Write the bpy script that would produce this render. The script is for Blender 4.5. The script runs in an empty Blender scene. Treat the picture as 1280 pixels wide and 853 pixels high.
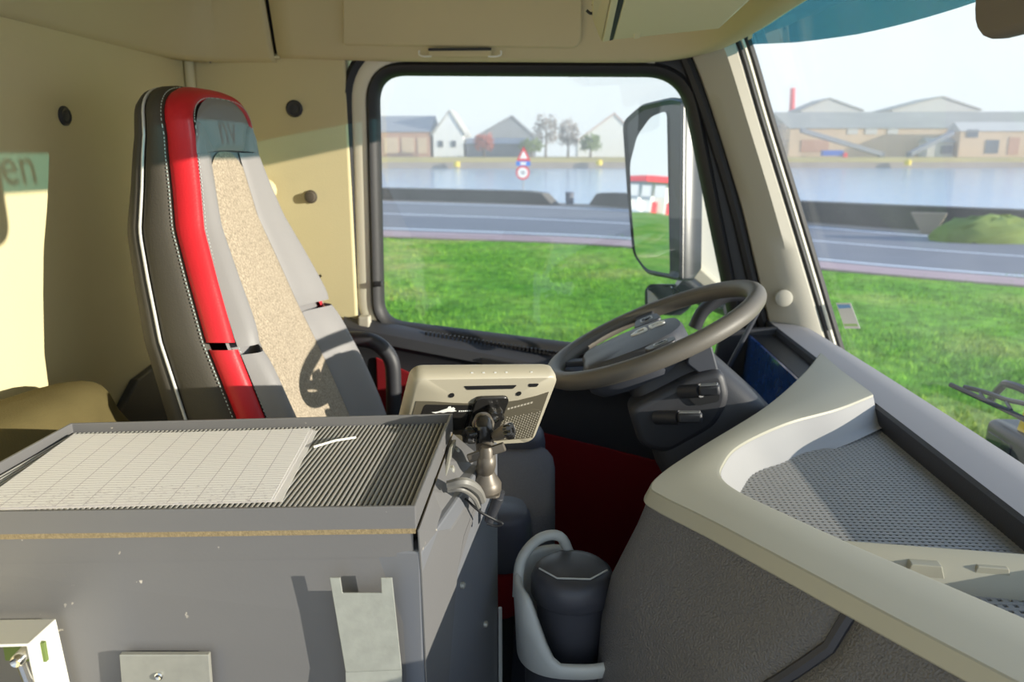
import bpy, bmesh, math, random
from mathutils import Vector as V, Matrix
random.seed(7)
S = bpy.context.scene
COL = S.collection
# ------------------------------------------------------------------ camera, world, sun, exposure
F = 960.0
PITCH = math.atan((426.5 - 195) / F); YAW = math.atan(50 / F)
cy_, sy_, cp_, sp_ = math.cos(YAW), math.sin(YAW), math.cos(PITCH), math.sin(PITCH)
FW = V((-sy_ * cp_, cy_ * cp_, -sp_)); RT = V((cy_, sy_, 0)); UP = RT.cross(FW)
cd = bpy.data.cameras.new('camera'); cam = bpy.data.objects.new('camera', cd); COL.objects.link(cam)
cd.sensor_width = 36; cd.lens = 27; cd.clip_start = 0.02; cd.clip_end = 2000
cam.matrix_world = Matrix(((RT.x, UP.x, -FW.x, 0), (RT.y, UP.y, -FW.y, 0), (RT.z, UP.z, -FW.z, 0), (0, 0, 0, 1)))
cd.dof.use_dof = True; cd.dof.focus_distance = 0.95; cd.dof.aperture_fstop = 6.5
S.camera = cam
w = bpy.data.worlds.new('sky'); S.world = w; w.use_nodes = True
nt = w.node_tree; nt.nodes.clear()
out = nt.nodes.new('ShaderNodeOutputWorld'); bg = nt.nodes.new('ShaderNodeBackground')
tc = nt.nodes.new('ShaderNodeTexCoord'); sep = nt.nodes.new('ShaderNodeSeparateXYZ'); cr = nt.nodes.new('ShaderNodeValToRGB')
nt.links.new(tc.outputs['Generated'], sep.inputs[0]); nt.links.new(sep.outputs['Z'], cr.inputs[0])
els = cr.color_ramp.elements
els[0].position = 0.0; els[0].color = (0.88, 0.95, 1.0, 1)
els[1].position = 0.75; els[1].color = (0.36, 0.56, 0.95, 1)
e = els.new(0.18); e.color = (0.80, 0.93, 1.0, 1)
nt.links.new(cr.outputs[0], bg.inputs[0]); bg.inputs[1].default_value = 1.02
nt.links.new(bg.outputs[0], out.inputs[0])
SUN_DIR = V((-1.0, 0.33, -0.19)).normalized()
sd = bpy.data.lights.new('sun', 'SUN'); sun = bpy.data.objects.new('sun', sd); COL.objects.link(sun)
sd.energy = 6.0; sd.angle = math.radians(0.4); sd.color = (1.0, 0.93, 0.80)
sun.rotation_euler = SUN_DIR.to_track_quat('-Z', 'Y').to_euler()
S.view_settings.view_transform = 'Standard'; S.view_settings.look = 'None'
S.view_settings.gamma = 1; S.view_settings.exposure = 0.27; S.view_settings.use_curve_mapping = False

# ------------------------------------------------------------------ helpers
def ray(px, py): return FW + RT * ((px - 640) / F) + UP * ((426.5 - py) / F)
def PY(px, py, y): d = ray(px, py); return d * (y / d.y)
def PX(px, py, x): d = ray(px, py); return d * (x / d.x)
def PZ(px, py, z): d = ray(px, py); return d * (z / d.z)

MATS = {}
def mat(name, col, rough=0.6, metal=0.0, bump=0.0, scale=200.0, var=0.0, vscale=6.0, spec=0.5, wear=None, coat=0.0, bdist=0.4):
    """principled material; bump = noise relief, var = blotchy colour variation, wear = (colour, amount, scale)"""
    m = bpy.data.materials.new(name); m.use_nodes = True; MATS[name] = m
    t = m.node_tree; b = t.nodes['Principled BSDF']
    b.inputs['Base Color'].default_value = (*col, 1); b.inputs['Roughness'].default_value = rough
    b.inputs['Metallic'].default_value = metal; b.inputs['Specular IOR Level'].default_value = spec
    b.inputs['Coat Weight'].default_value = coat
    co = t.nodes.new('ShaderNodeTexCoord')
    src = None
    if var:
        n = t.nodes.new('ShaderNodeTexNoise'); n.inputs['Scale'].default_value = vscale; n.inputs['Detail'].default_value = 5
        t.links.new(co.outputs['Object'], n.inputs['Vector'])
        mx = t.nodes.new('ShaderNodeMix'); mx.data_type = 'RGBA'
        mx.inputs['A'].default_value = (*[c * (1 - var) for c in col], 1); mx.inputs['B'].default_value = (*[min(1, c * (1 + var)) for c in col], 1)
        t.links.new(n.outputs['Fac'], mx.inputs['Factor']); src = mx.outputs['Result']
    if wear:
        n = t.nodes.new('ShaderNodeTexNoise'); n.inputs['Scale'].default_value = wear[2]; n.inputs['Detail'].default_value = 8
        t.links.new(co.outputs['Object'], n.inputs['Vector'])
        rmp = t.nodes.new('ShaderNodeMapRange'); rmp.inputs['From Min'].default_value = 1 - wear[1]; rmp.inputs['From Max'].default_value = 1.03 - wear[1]
        t.links.new(n.outputs['Fac'], rmp.inputs['Value'])
        mx = t.nodes.new('ShaderNodeMix'); mx.data_type = 'RGBA'; mx.inputs['A'].default_value = (*col, 1)
        if src: t.links.new(src, mx.inputs['A'])
        mx.inputs['B'].default_value = (*wear[0], 1); t.links.new(rmp.outputs['Result'], mx.inputs['Factor']); src = mx.outputs['Result']
    if src: t.links.new(src, b.inputs['Base Color'])
    if bump:
        n = t.nodes.new('ShaderNodeTexNoise'); n.inputs['Scale'].default_value = scale; n.inputs['Detail'].default_value = 4
        t.links.new(co.outputs['Object'], n.inputs['Vector'])
        bm_ = t.nodes.new('ShaderNodeBump'); bm_.inputs['Strength'].default_value = bump; bm_.inputs['Distance'].default_value = bdist / scale
        t.links.new(n.outputs['Fac'], bm_.inputs['Height']); t.links.new(bm_.outputs[0], b.inputs['Normal'])
    return m

def glass_mat(name, tint, refl=1.45, dust=0.0):
    m = bpy.data.materials.new(name); m.use_nodes = True; MATS[name] = m
    t = m.node_tree; t.nodes.clear()
    o = t.nodes.new('ShaderNodeOutputMaterial'); tr = t.nodes.new('ShaderNodeBsdfTransparent'); gl = t.nodes.new('ShaderNodeBsdfGlossy')
    lw = t.nodes.new('ShaderNodeLayerWeight'); pw = t.nodes.new('ShaderNodeMath'); pw.operation = 'POWER'; pw.inputs[1].default_value = 5
    fr = t.nodes.new('ShaderNodeMath'); fr.operation = 'MULTIPLY_ADD'; mx = t.nodes.new('ShaderNodeMixShader'); f0 = ((refl - 1) / (refl + 1)) ** 2 * 2
    t.links.new(lw.outputs['Facing'], pw.inputs[0]); t.links.new(pw.outputs[0], fr.inputs[0]); fr.inputs[1].default_value = 0.9; fr.inputs[2].default_value = f0; lw.inputs[0].default_value = 0.5
    tr.inputs[0].default_value = (*tint, 1); gl.inputs['Roughness'].default_value = 0.01
    t.links.new(fr.outputs[0], mx.inputs[0]); t.links.new(tr.outputs[0], mx.inputs[1]); t.links.new(gl.outputs[0], mx.inputs[2])
    last = mx
    if dust:
        co = t.nodes.new('ShaderNodeTexCoord'); n = t.nodes.new('ShaderNodeTexNoise'); n.inputs['Scale'].default_value = 5; n.inputs['Detail'].default_value = 9
        t.links.new(co.outputs['Object'], n.inputs['Vector'])
        mr = t.nodes.new('ShaderNodeMapRange'); mr.inputs['From Min'].default_value = 0.35; mr.inputs['From Max'].default_value = 0.8
        mr.inputs['To Min'].default_value = dust * 0.4; mr.inputs['To Max'].default_value = dust * 1.6
        t.links.new(n.outputs['Fac'], mr.inputs['Value'])
        df = t.nodes.new('ShaderNodeBsdfTranslucent'); df.inputs[0].default_value = (0.9, 0.92, 0.9, 1)
        m2 = t.nodes.new('ShaderNodeMixShader'); t.links.new(mr.outputs['Result'], m2.inputs[0]); t.links.new(mx.outputs[0], m2.inputs[1]); t.links.new(df.outputs[0], m2.inputs[2]); last = m2
    t.links.new(last.outputs[0], o.inputs[0])
    return m

class MB:
    """collects shapes; build() links them as ONE mesh object"""
    def __init__(s): s.v = []; s.f = []
    def add(s, vs, fs):
        k = len(s.v); s.v += [V(p) for p in vs]; s.f += [tuple(i + k for i in f) for f in fs]; return s
    def box(s, c, d, rot=None):
        c = V(c); h = [x / 2 for x in d]
        vs = [V((i * h[0], j * h[1], k * h[2])) for i in (-1, 1) for j in (-1, 1) for k in (-1, 1)]
        if rot is not None: vs = [rot @ v for v in vs]
        return s.add([c + v for v in vs], [(0, 1, 3, 2), (4, 6, 7, 5), (0, 4, 5, 1), (2, 3, 7, 6), (0, 2, 6, 4), (1, 5, 7, 3)])
    def prism(s, poly, d):
        """poly = planar loop of 3D points, extruded by vector d"""
        n = len(poly); p = [V(q) for q in poly]; d = V(d)
        return s.add(p + [q + d for q in p], [tuple(range(n)), tuple(range(2 * n - 1, n - 1, -1))] + [(i, (i + 1) % n, n + (i + 1) % n, n + i) for i in range(n)])
    def tube(s, path, r, n=10, closed=False, cap=True, flat=None):
        path = [V(p) for p in path]; m = len(path); rings = []
        rr = r if isinstance(r, (list, tuple)) else [r] * m
        pn = None
        for i, p in enumerate(path):
            a = path[(i - 1) % m] if (closed or i > 0) else p; b = path[(i + 1) % m] if (closed or i < m - 1) else p
            t = (b - a).normalized()
            if pn is None:
                pn = t.orthogonal().normalized() if flat is None else (V(flat) - t * V(flat).dot(t)).normalized()
            else: pn = (pn - t * pn.dot(t)).normalized()
            if flat is not None: pn = (V(flat) - t * V(flat).dot(t)).normalized()
            bn = t.cross(pn)
            rings.append([p + (pn * math.cos(2 * math.pi * k / n) + bn * math.sin(2 * math.pi * k / n)) * rr[i] for k in range(n)])
        vs = [q for g in rings for q in g]; fs = []
        for i in range(m if closed else m - 1):
            j = (i + 1) % m
            for k in range(n): fs.append((i * n + k, i * n + (k + 1) % n, j * n + (k + 1) % n, j * n + k))
        if not closed and cap: fs += [tuple(range(n - 1, -1, -1)), tuple((m - 1) * n + k for k in range(n))]
        return s.add(vs, fs)
    def lathe(s, c, axis, prof, n=24):
        """prof = [(r, h)] along axis from c"""
        a = V(axis).normalized(); u = a.orthogonal().normalized(); b = a.cross(u); c = V(c)
        vs = []; fs = []
        for r, h in prof: vs += [c + a * h + (u * math.cos(2 * math.pi * k / n) + b * math.sin(2 * math.pi * k / n)) * r for k in range(n)]
        for i in range(len(prof) - 1):
            for k in range(n): fs.append((i * n + k, i * n + (k + 1) % n, (i + 1) * n + (k + 1) % n, (i + 1) * n + k))
        fs += [tuple(range(n - 1, -1, -1)), tuple((len(prof) - 1) * n + k for k in range(n))]
        return s.add(vs, fs)
    def grid(s, rows, closed=False):
        n = len(rows[0]); vs = [p for r_ in rows for p in r_]; fs = []
        for i in range(len(rows) - 1):
            for k in range(n if closed else n - 1): fs.append((i * n + k, i * n + (k + 1) % n, (i + 1) * n + (k + 1) % n, (i + 1) * n + k))
        return s.add(vs, fs)
    def sweep(s, loop, prof, nrm, closed=True):
        """sweep profile [(outward, along nrm)] round a planar loop (closed profile)"""
        loop = [V(p) for p in loop]; m = len(loop); nrm = V(nrm).normalized(); rows = []
        cen = sum(loop, V()) / m
        for i, p in enumerate(loop):
            a = loop[(i - 1) % m] if closed or i > 0 else p; b = loop[(i + 1) % m] if closed or i < m - 1 else p
            t = (b - a).normalized(); o = t.cross(nrm).normalized()
            if closed and o.dot(p - cen) < 0 and i == 0: s._flip = -1
            elif i == 0: s._flip = 1
            o = o * s._flip
            rows.append([p + o * u + nrm * h for u, h in prof])
        n = len(prof); vs = [p for r_ in rows for p in r_]; fs = []
        for i in range(m if closed else m - 1):
            j = (i + 1) % m
            for k in range(n): fs.append((i * n + k, i * n + (k + 1) % n, j * n + (k + 1) % n, j * n + k))
        if not closed: fs += [tuple(range(n)), tuple((m - 1) * n + k for k in range(n - 1, -1, -1))]
        return s.add(vs, fs)
    def build(s, name, m, parent=None, smooth=False, bevel=0.0, seg=2, sub=0, solid=0.0, auto=True):
        me = bpy.data.meshes.new(name); og = ORG.get(parent.name, V()) if parent is not None else V()
        me.from_pydata([p - og for p in s.v], [], s.f); me.update()
        b = bmesh.new(); b.from_mesh(me); bmesh.ops.recalc_face_normals(b, faces=b.faces); b.to_mesh(me); b.free()
        o = bpy.data.objects.new(name, me); COL.objects.link(o)
        me.materials.append(MATS[m] if isinstance(m, str) else m)
        if smooth:
            for p in me.polygons: p.use_smooth = True
            if auto: me.set_sharp_from_angle(angle=math.radians(42))
        if solid: md = o.modifiers.new('solid', 'SOLIDIFY'); md.thickness = solid; md.offset = -1
        if bevel: md = o.modifiers.new('bevel', 'BEVEL'); md.width = bevel; md.segments = seg; md.limit_method = 'ANGLE'; md.angle_limit = math.radians(35); md.harden_normals = False
        if sub: md = o.modifiers.new('sub', 'SUBSURF'); md.levels = sub; md.render_levels = sub
        if parent is not None: o.parent = parent; ORG[o.name] = og
        return o
ORG = {}
def thing(name, label, cat, loc=(0, 0, 0), group=None, kind=None):
    o = bpy.data.objects.new(name, None); COL.objects.link(o); o.location = loc; o.empty_display_size = 0.05
    ORG[o.name] = V(loc); tag(o, label, cat, group, kind); return o
def tag(o, label, cat=None, group=None, kind=None):
    o['label'] = label
    if cat: o['category'] = cat
    if group: o['group'] = group
    if kind: o['kind'] = kind
    return o
def struct(o, label=None):
    o['kind'] = 'structure'
    if label: o['label'] = label
    return o
def sempty(name, loc=(0, 0, 0), label=None):
    o = bpy.data.objects.new(name, None); COL.objects.link(o); o.location = loc; ORG[o.name] = V(loc); return struct(o, label)
def rpoly(pts, rad, n=8):
    """round the corners of a planar 3D polygon"""
    out = []; m = len(pts); pts = [V(p) for p in pts]
    for i in range(m):
        p = pts[i]; r = rad[i] if isinstance(rad, (list, tuple)) else rad
        a = (pts[i - 1] - p); b = (pts[(i + 1) % m] - p); la, lb = a.length, b.length
        a.normalize(); b.normalize(); k = min(r, la * .48, lb * .48)
        if k <= 1e-6: out.append(p); continue
        for j in range(n + 1):
            t = j / n; q0 = p + a * k; q1 = p + b * k
            out.append(q0 * (1 - t) ** 2 + p * (2 * t * (1 - t)) + q1 * t * t)
    return out
def crom(pts, n=6, closed=False):
    pts = [V(p) for p in pts]; m = len(pts); out = []
    for i in range(m if closed else m - 1):
        p0 = pts[(i - 1) % m] if closed or i > 0 else pts[i] * 2 - pts[i + 1]; p1 = pts[i]; p2 = pts[(i + 1) % m]
        p3 = pts[(i + 2) % m] if closed or i < m - 2 else p2 * 2 - p1
        for j in range(n):
            t = j / n
            out.append(0.5 * ((2 * p1) + (p2 - p0) * t + (2 * p0 - 5 * p1 + 4 * p2 - p3) * t * t + (3 * p1 - p0 - 3 * p2 + p3) * t ** 3))
    if not closed: out.append(pts[-1])
    return out
def lerp(a, b, t): return a + (b - a) * t
def interp(xs, ys, x):
    if x <= xs[0]: return ys[0]
    for i in range(len(xs) - 1):
        if x <= xs[i + 1]: return lerp(ys[i], ys[i + 1], (x - xs[i]) / (xs[i + 1] - xs[i]))
    return ys[-1]
def text_mesh(name, body, size, extrude, m, mtx, parent=None, align='CENTER'):
    cu = bpy.data.curves.new(name, 'FONT'); cu.body = body; cu.size = size; cu.extrude = extrude; cu.align_x = align; cu.align_y = 'CENTER'; cu.resolution_u = 3
    to = bpy.data.objects.new(name + '_t', cu); COL.objects.link(to)
    dg = bpy.context.evaluated_depsgraph_get(); me = bpy.data.meshes.new_from_object(to.evaluated_get(dg)); bpy.data.objects.remove(to)
    og = ORG.get(parent.name, V()) if parent is not None else V()
    me.transform(Matrix.Translation(-og) @ mtx); me.materials.clear(); me.materials.append(MATS[m])
    o = bpy.data.objects.new(name, me); COL.objects.link(o)
    if parent is not None: o.parent = parent; ORG[o.name] = og
    return o
def basis(o, ex, ey, ez):
    return Matrix(((ex.x, ey.x, ez.x, o.x), (ex.y, ey.y, ez.y, o.y), (ex.z, ey.z, ez.z, o.z), (0, 0, 0, 1)))

# ------------------------------------------------------------------ materials
mat('wall_fabric', (0.70, 0.62, 0.37), 0.9, bump=0.25, scale=260, var=0.04, vscale=5, spec=0.2)
mat('liner', (0.64, 0.56, 0.34), 0.75, bump=0.12, scale=320, spec=0.3)
mat('liner_light', (0.74, 0.68, 0.45), 0.6, spec=0.35)
mat('pillar_trim', (0.50, 0.47, 0.39), 0.6, bump=0.2, scale=500, spec=0.35)
mat('cream_paint', (0.80, 0.76, 0.62), 0.4)
mat('rubber', (0.022, 0.022, 0.024), 0.55, bump=0.1, scale=150)
mat('dark_plastic', (0.035, 0.036, 0.042), 0.5, bump=0.25, scale=420)
mat('dark_grain', (0.10, 0.097, 0.098), 0.36, bump=1.0, scale=420, spec=0.7, bdist=1.1)
mat('dash_top', (0.23, 0.225, 0.235), 0.62, bump=0.35, scale=700, spec=0.35)
mat('dash_side', (0.035, 0.036, 0.045), 0.5, bump=0.3, scale=500)
mat('trim_beige', (0.345, 0.33, 0.26), 0.48, bump=0.12, scale=700, spec=0.4)
mat('tray_wall', (0.34, 0.33, 0.32), 0.42, bump=0.1, scale=500)
mat('mesh_grey', (0.30, 0.29, 0.27), 0.5)
mat('hole_dark', (0.03, 0.03, 0.045), 0.7)
mat('red_leather', (0.62, 0.018, 0.028), 0.42, bump=0.2, scale=300, spec=0.4)
mat('red_cloth', (0.20, 0.012, 0.016), 0.95, bump=0.5, scale=500, spec=0.1)
mat('seat_dark', (0.075, 0.068, 0.055), 0.6, bump=0.3, scale=320, spec=0.3)
mat('seat_grey', (0.265, 0.255, 0.255), 0.5, bump=0.18, scale=380, spec=0.35)
mat('seat_fabric', (0.38, 0.32, 0.245), 0.95, bump=0.8, scale=400, var=0.9, vscale=260, spec=0.1)
mat('cushion_blue', (0.085, 0.09, 0.12), 0.5, bump=0.2, scale=320)
mat('cushion_fabric', (0.17, 0.165, 0.175), 0.95, bump=0.6, scale=500, var=0.3, vscale=400, spec=0.1)
mat('piping', (0.62, 0.62, 0.60), 0.5)
mat('stitch', (0.55, 0.68, 0.66), 0.7)
mat('box_steel', (0.15, 0.147, 0.148), 0.42, bump=0.06, scale=300, var=0.06, vscale=9, wear=((0.55, 0.5, 0.42), 0.29, 55), spec=0.5)
mat('box_side', (0.16, 0.165, 0.18), 0.38, var=0.05, vscale=12)
mat('dirt_line', (0.26, 0.20, 0.11), 0.95, bump=0.8, scale=600, var=0.5, vscale=300)
mat('mat_rib', (0.42, 0.41, 0.38), 0.45)
mat('mat_base', (0.02, 0.02, 0.025), 0.7)
mat('galvanised', (0.34, 0.35, 0.315), 0.45, metal=0.15, var=0.22, vscale=60, bump=0.1, scale=120)
mat('zinc', (0.37, 0.365, 0.32), 0.34, metal=0.35, var=0.15, vscale=80)
mat('white_plastic', (0.86, 0.85, 0.78), 0.35)
mat('steel_bright', (0.75, 0.73, 0.68), 0.22, metal=1.0)
mat('bronze_knob', (0.14, 0.12, 0.095), 0.42, metal=0.3)
mat('nav_beige', (0.40, 0.365, 0.28), 0.42, bump=0.05, scale=500)
mat('nav_dark', (0.10, 0.088, 0.062), 0.45)
mat('nav_dimple', (0.42, 0.385, 0.31), 0.4)
mat('visor_dark', (0.15, 0.13, 0.11), 0.8, bump=0.15, scale=400)
mat('gloss_black', (0.02, 0.019, 0.018), 0.16)
mat('black', (0.012, 0.012, 0.013), 0.5)
mat('white_print', (0.85, 0.85, 0.82), 0.5)
mat('screen_glass', (0.015, 0.018, 0.025), 0.08)
mat('wheel_leather', (0.13, 0.118, 0.10), 0.5, bump=0.25, scale=420, spec=0.45)
mat('wheel_hub', (0.06, 0.064, 0.078), 0.48, bump=0.15, scale=420)
mat('lever_tip', (0.30, 0.30, 0.29), 0.35)
mat('cluster_sky_tint', (0.02, 0.06, 0.20), 0.12, var=0.5, vscale=40)  # blue sky reflection put into the base colour, blotched for smudges
mat('bin_plastic', (0.045, 0.046, 0.055), 0.42, bump=0.1, scale=400)
mat('holder_grey', (0.46, 0.47, 0.44), 0.38)
mat('olive_cloth', (0.125, 0.10, 0.042), 0.95, bump=0.5, scale=350, var=0.15, vscale=20, spec=0.1)
mat('cable_grey', (0.20, 0.19, 0.17), 0.5)
mat('mirror_black', (0.02, 0.022, 0.028), 0.3)
mat('mirror_cream', (0.50, 0.47, 0.38), 0.85)
mat('silver_glass', (0.93, 0.95, 0.95), 0.015, metal=1.0)
mat('yellow', (0.85, 0.62, 0.04), 0.5)
mat('sticker_blue', (0.25, 0.5, 0.85), 0.5)
mat('sticker_green', (0.5, 0.75, 0.3), 0.5)
mat('bounce_grey', (0.42, 0.40, 0.38), 0.9, var=0.1, vscale=1.0)
mat('asphalt', (0.20, 0.205, 0.23), 0.9, var=0.12, vscale=0.5, bump=0.3, scale=30)
mat('road_paint', (0.75, 0.77, 0.80), 0.7)
mat('pink_paving', (0.47, 0.33, 0.33), 0.9, var=0.12, vscale=1.5)
mat('quay_stone', (0.14, 0.13, 0.12), 0.95, var=0.35, vscale=0.6, bump=0.4, scale=8)
mat('bank_grass', (0.48, 0.38, 0.14), 0.95, var=0.3, vscale=0.1)
mat('bank_stone', (0.33, 0.27, 0.22), 0.95, var=0.25, vscale=0.15)
mat('brick_far', (0.50, 0.29, 0.20), 0.95, var=0.15, vscale=0.2)
mat('brick_pale', (0.62, 0.47, 0.32), 0.95, var=0.15, vscale=0.2)
mat('render_white', (0.86, 0.86, 0.84), 0.8)
mat('roof_slate', (0.29, 0.30, 0.33), 0.8, var=0.15, vscale=0.2)
mat('roof_grey', (0.36, 0.35, 0.30), 0.85, var=0.2, vscale=0.1)
mat('roof_pale', (0.55, 0.54, 0.50), 0.8)
mat('roof_pink', (0.62, 0.46, 0.40), 0.8)
mat('dark_shed', (0.16, 0.17, 0.21), 0.85, var=0.2, vscale=0.3)
mat('far_window', (0.10, 0.12, 0.15), 0.3)
mat('sign_red', (0.75, 0.03, 0.05), 0.5)
mat('sign_white', (0.88, 0.88, 0.88), 0.5)
mat('sign_blue', (0.06, 0.22, 0.7), 0.5)
mat('pole_grey', (0.35, 0.36, 0.38), 0.5)
mat('bark', (0.16, 0.12, 0.09), 0.95)
mat('twig', (0.33, 0.29, 0.26), 0.95, var=0.3, vscale=0.6)
mat('autumn_red', (0.42, 0.12, 0.09), 0.95, var=0.3, vscale=0.6)
mat('bush_green', (0.16, 0.22, 0.06), 0.95, var=0.4, vscale=1.2)
mat('truck_blue', (0.05, 0.14, 0.55), 0.5)
mat('orange', (0.85, 0.35, 0.03), 0.5)
glass_mat('side_glass', (0.97, 0.98, 0.97), 1.4, dust=0.022)
glass_mat('shield_glass', (0.97, 0.98, 0.97), 1.35, dust=0.03)
glass_mat('strip_tint', (0.05, 0.17, 0.215), 1.45)
# grass: mown turf, lush green with dry and pale patches
def grass_mat(name):
    m = bpy.data.materials.new(name); m.use_nodes = True; MATS[name] = m; t = m.node_tree; b = t.nodes['Principled BSDF']
    b.inputs['Roughness'].default_value = 0.95; b.inputs['Specular IOR Level'].default_value = 0.1
    co = t.nodes.new('ShaderNodeTexCoord')
    n1 = t.nodes.new('ShaderNodeTexNoise'); n1.inputs['Scale'].default_value = 0.35; n1.inputs['Detail'].default_value = 6
    n2 = t.nodes.new('ShaderNodeTexNoise'); n2.inputs['Scale'].default_value = 4.0; n2.inputs['Detail'].default_value = 6
    for n in (n1, n2): t.links.new(co.outputs['Object'], n.inputs['Vector'])
    c1 = t.nodes.new('ShaderNodeValToRGB'); c1.color_ramp.elements[0].color = (0.10, 0.29, 0.03, 1); c1.color_ramp.elements[0].position = 0.3
    c1.color_ramp.elements[1].color = (0.40, 0.44, 0.13, 1); c1.color_ramp.elements[1].position = 0.75
    e = c1.color_ramp.elements.new(0.5); e.color = (0.19, 0.40, 0.05, 1)
    t.links.new(n1.outputs['Fac'], c1.inputs[0])
    c2 = t.nodes.new('ShaderNodeValToRGB'); c2.color_ramp.elements[0].color = (0.6, 0.6, 0.6, 1); c2.color_ramp.elements[0].position = 0.3
    c2.color_ramp.elements[1].color = (1.35, 1.3, 1.15, 1); c2.color_ramp.elements[1].position = 0.7
    t.links.new(n2.outputs['Fac'], c2.inputs[0])
    mx = t.nodes.new('ShaderNodeMix'); mx.data_type = 'RGBA'; mx.blend_type = 'MULTIPLY'; mx.inputs['Factor'].default_value = 1
    t.links.new(c1.outputs[0], mx.inputs['A']); t.links.new(c2.outputs[0], mx.inputs['B'])
    t.links.new(mx.outputs['Result'], b.inputs['Base Color'])
grass_mat('turf')
def water_mat():
    m = bpy.data.materials.new('canal'); m.use_nodes = True; MATS['canal'] = m; t = m.node_tree; b = t.nodes['Principled BSDF']
    b.inputs['Base Color'].default_value = (0.28, 0.50, 0.75, 1); b.inputs['Roughness'].default_value = 0.12; b.inputs['Specular IOR Level'].default_value = 0.7
    co = t.nodes.new('ShaderNodeTexCoord'); mp = t.nodes.new('ShaderNodeMapping'); mp.inputs['Scale'].default_value = (0.35, 1.1, 1)
    n = t.nodes.new('ShaderNodeTexNoise'); n.inputs['Scale'].default_value = 0.9; n.inputs['Detail'].default_value = 6
    bm_ = t.nodes.new('ShaderNodeBump'); bm_.inputs['Strength'].default_value = 0.35; bm_.inputs['Distance'].default_value = 0.3
    t.links.new(co.outputs['Object'], mp.inputs[0]); t.links.new(mp.outputs[0], n.inputs['Vector']); t.links.new(n.outputs['Fac'], bm_.inputs['Height']); t.links.new(bm_.outputs[0], b.inputs['Normal'])
water_mat()
def paper_mat():
    """white form printed with thin ruled rows and columns (uv in metres on the sheet)"""
    m = bpy.data.materials.new('ruled_paper'); m.use_nodes = True; MATS['ruled_paper'] = m; t = m.node_tree; b = t.nodes['Principled BSDF']
    b.inputs['Roughness'].default_value = 0.8; b.inputs['Specular IOR Level'].default_value = 0.2
    uv = t.nodes.new('ShaderNodeUVMap'); sp = t.nodes.new('ShaderNodeSeparateXYZ'); t.links.new(uv.outputs[0], sp.inputs[0])
    def line(sock, pitch, width):
        a = t.nodes.new('ShaderNodeMath'); a.operation = 'PINGPONG'; a.inputs[1].default_value = pitch / 2; t.links.new(sock, a.inputs[0])
        c = t.nodes.new('ShaderNodeMath'); c.operation = 'LESS_THAN'; c.inputs[1].default_value = width; t.links.new(a.outputs[0], c.inputs[0]); return c.outputs[0]
    l1 = line(sp.outputs['Y'], 0.0062, 0.00045); l2 = line(sp.outputs['X'], 0.0275, 0.00045)
    n = t.nodes.new('ShaderNodeTexNoise'); n.inputs['Scale'].default_value = 260; mp = t.nodes.new('ShaderNodeMapping'); mp.inputs['Scale'].default_value = (0.5, 2.0, 1)
    t.links.new(uv.outputs[0], mp.inputs[0]); t.links.new(mp.outputs[0], n.inputs['Vector'])
    g = t.nodes.new('ShaderNodeMath'); g.operation = 'GREATER_THAN'; g.inputs[1].default_value = 0.63; t.links.new(n.outputs['Fac'], g.inputs[0])
    k = t.nodes.new('ShaderNodeMath'); k.operation = 'LESS_THAN'; k.inputs[1].default_value = 0.045; t.links.new(sp.outputs['Y'], k.inputs[0])
    gk = t.nodes.new('ShaderNodeMath'); gk.operation = 'MULTIPLY'; t.links.new(g.outputs[0], gk.inputs[0]); t.links.new(k.outputs[0], gk.inputs[1])
    mxs = t.nodes.new('ShaderNodeMath'); mxs.operation = 'MAXIMUM'; t.links.new(l1, mxs.inputs[0]); t.links.new(l2, mxs.inputs[1])
    mx2 = t.nodes.new('ShaderNodeMath'); mx2.operation = 'MAXIMUM'; t.links.new(mxs.outputs[0], mx2.inputs[0]); t.links.new(gk.outputs[0], mx2.inputs[1])
    mx = t.nodes.new('ShaderNodeMix'); mx.data_type = 'RGBA'; mx.inputs['A'].default_value = (0.95, 0.93, 0.92, 1); mx.inputs['B'].default_value = (0.56, 0.52, 0.55, 1)
    t.links.new(mx2.outputs[0], mx.inputs['Factor']); t.links.new(mx.outputs['Result'], b.inputs['Base Color'])
paper_mat()
mat('paper_white', (0.88, 0.85, 0.83), 0.8)


# ================================================================== THE SETTING: the cab
D = 2.0          # inner plane of the driver's door
XR = -0.91       # rear wall
ZF = -1.15       # cab floor
# rear wall with its dark lower lining
b = MB(); b.box((XR - 0.03, 0.9, -0.4), (0.06, 2.4, 1.6)); wr = struct(b.build('wall_rear', 'wall_fabric', bevel=0.004))
def plug(c, ax, parent, m='black', r=0.017):
    MB().lathe(c, ax, [(r, -0.004), (r, 0.003), (r * 0.8, 0.006), (r * 0.55, 0.004), (r * 0.3, 0.0055)], 20).build('plug', m, parent, smooth=True)
plug(PX(80, 145, XR), (1, 0, 0), wr, 'dark_plastic', 0.018)
lo = [V((XR + 0.001, 1.30, -0.62)), V((XR + 0.001, 1.55, -0.47)), V((XR + 0.001, 2.0, -0.42)), V((XR + 0.001, 2.0, ZF)), V((XR + 0.001, 1.30, ZF))]
b = MB(); b.prism(lo, (0.02, 0, 0)); b.build('lower_lining', 'dark_plastic', wr, bevel=0.004)
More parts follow.
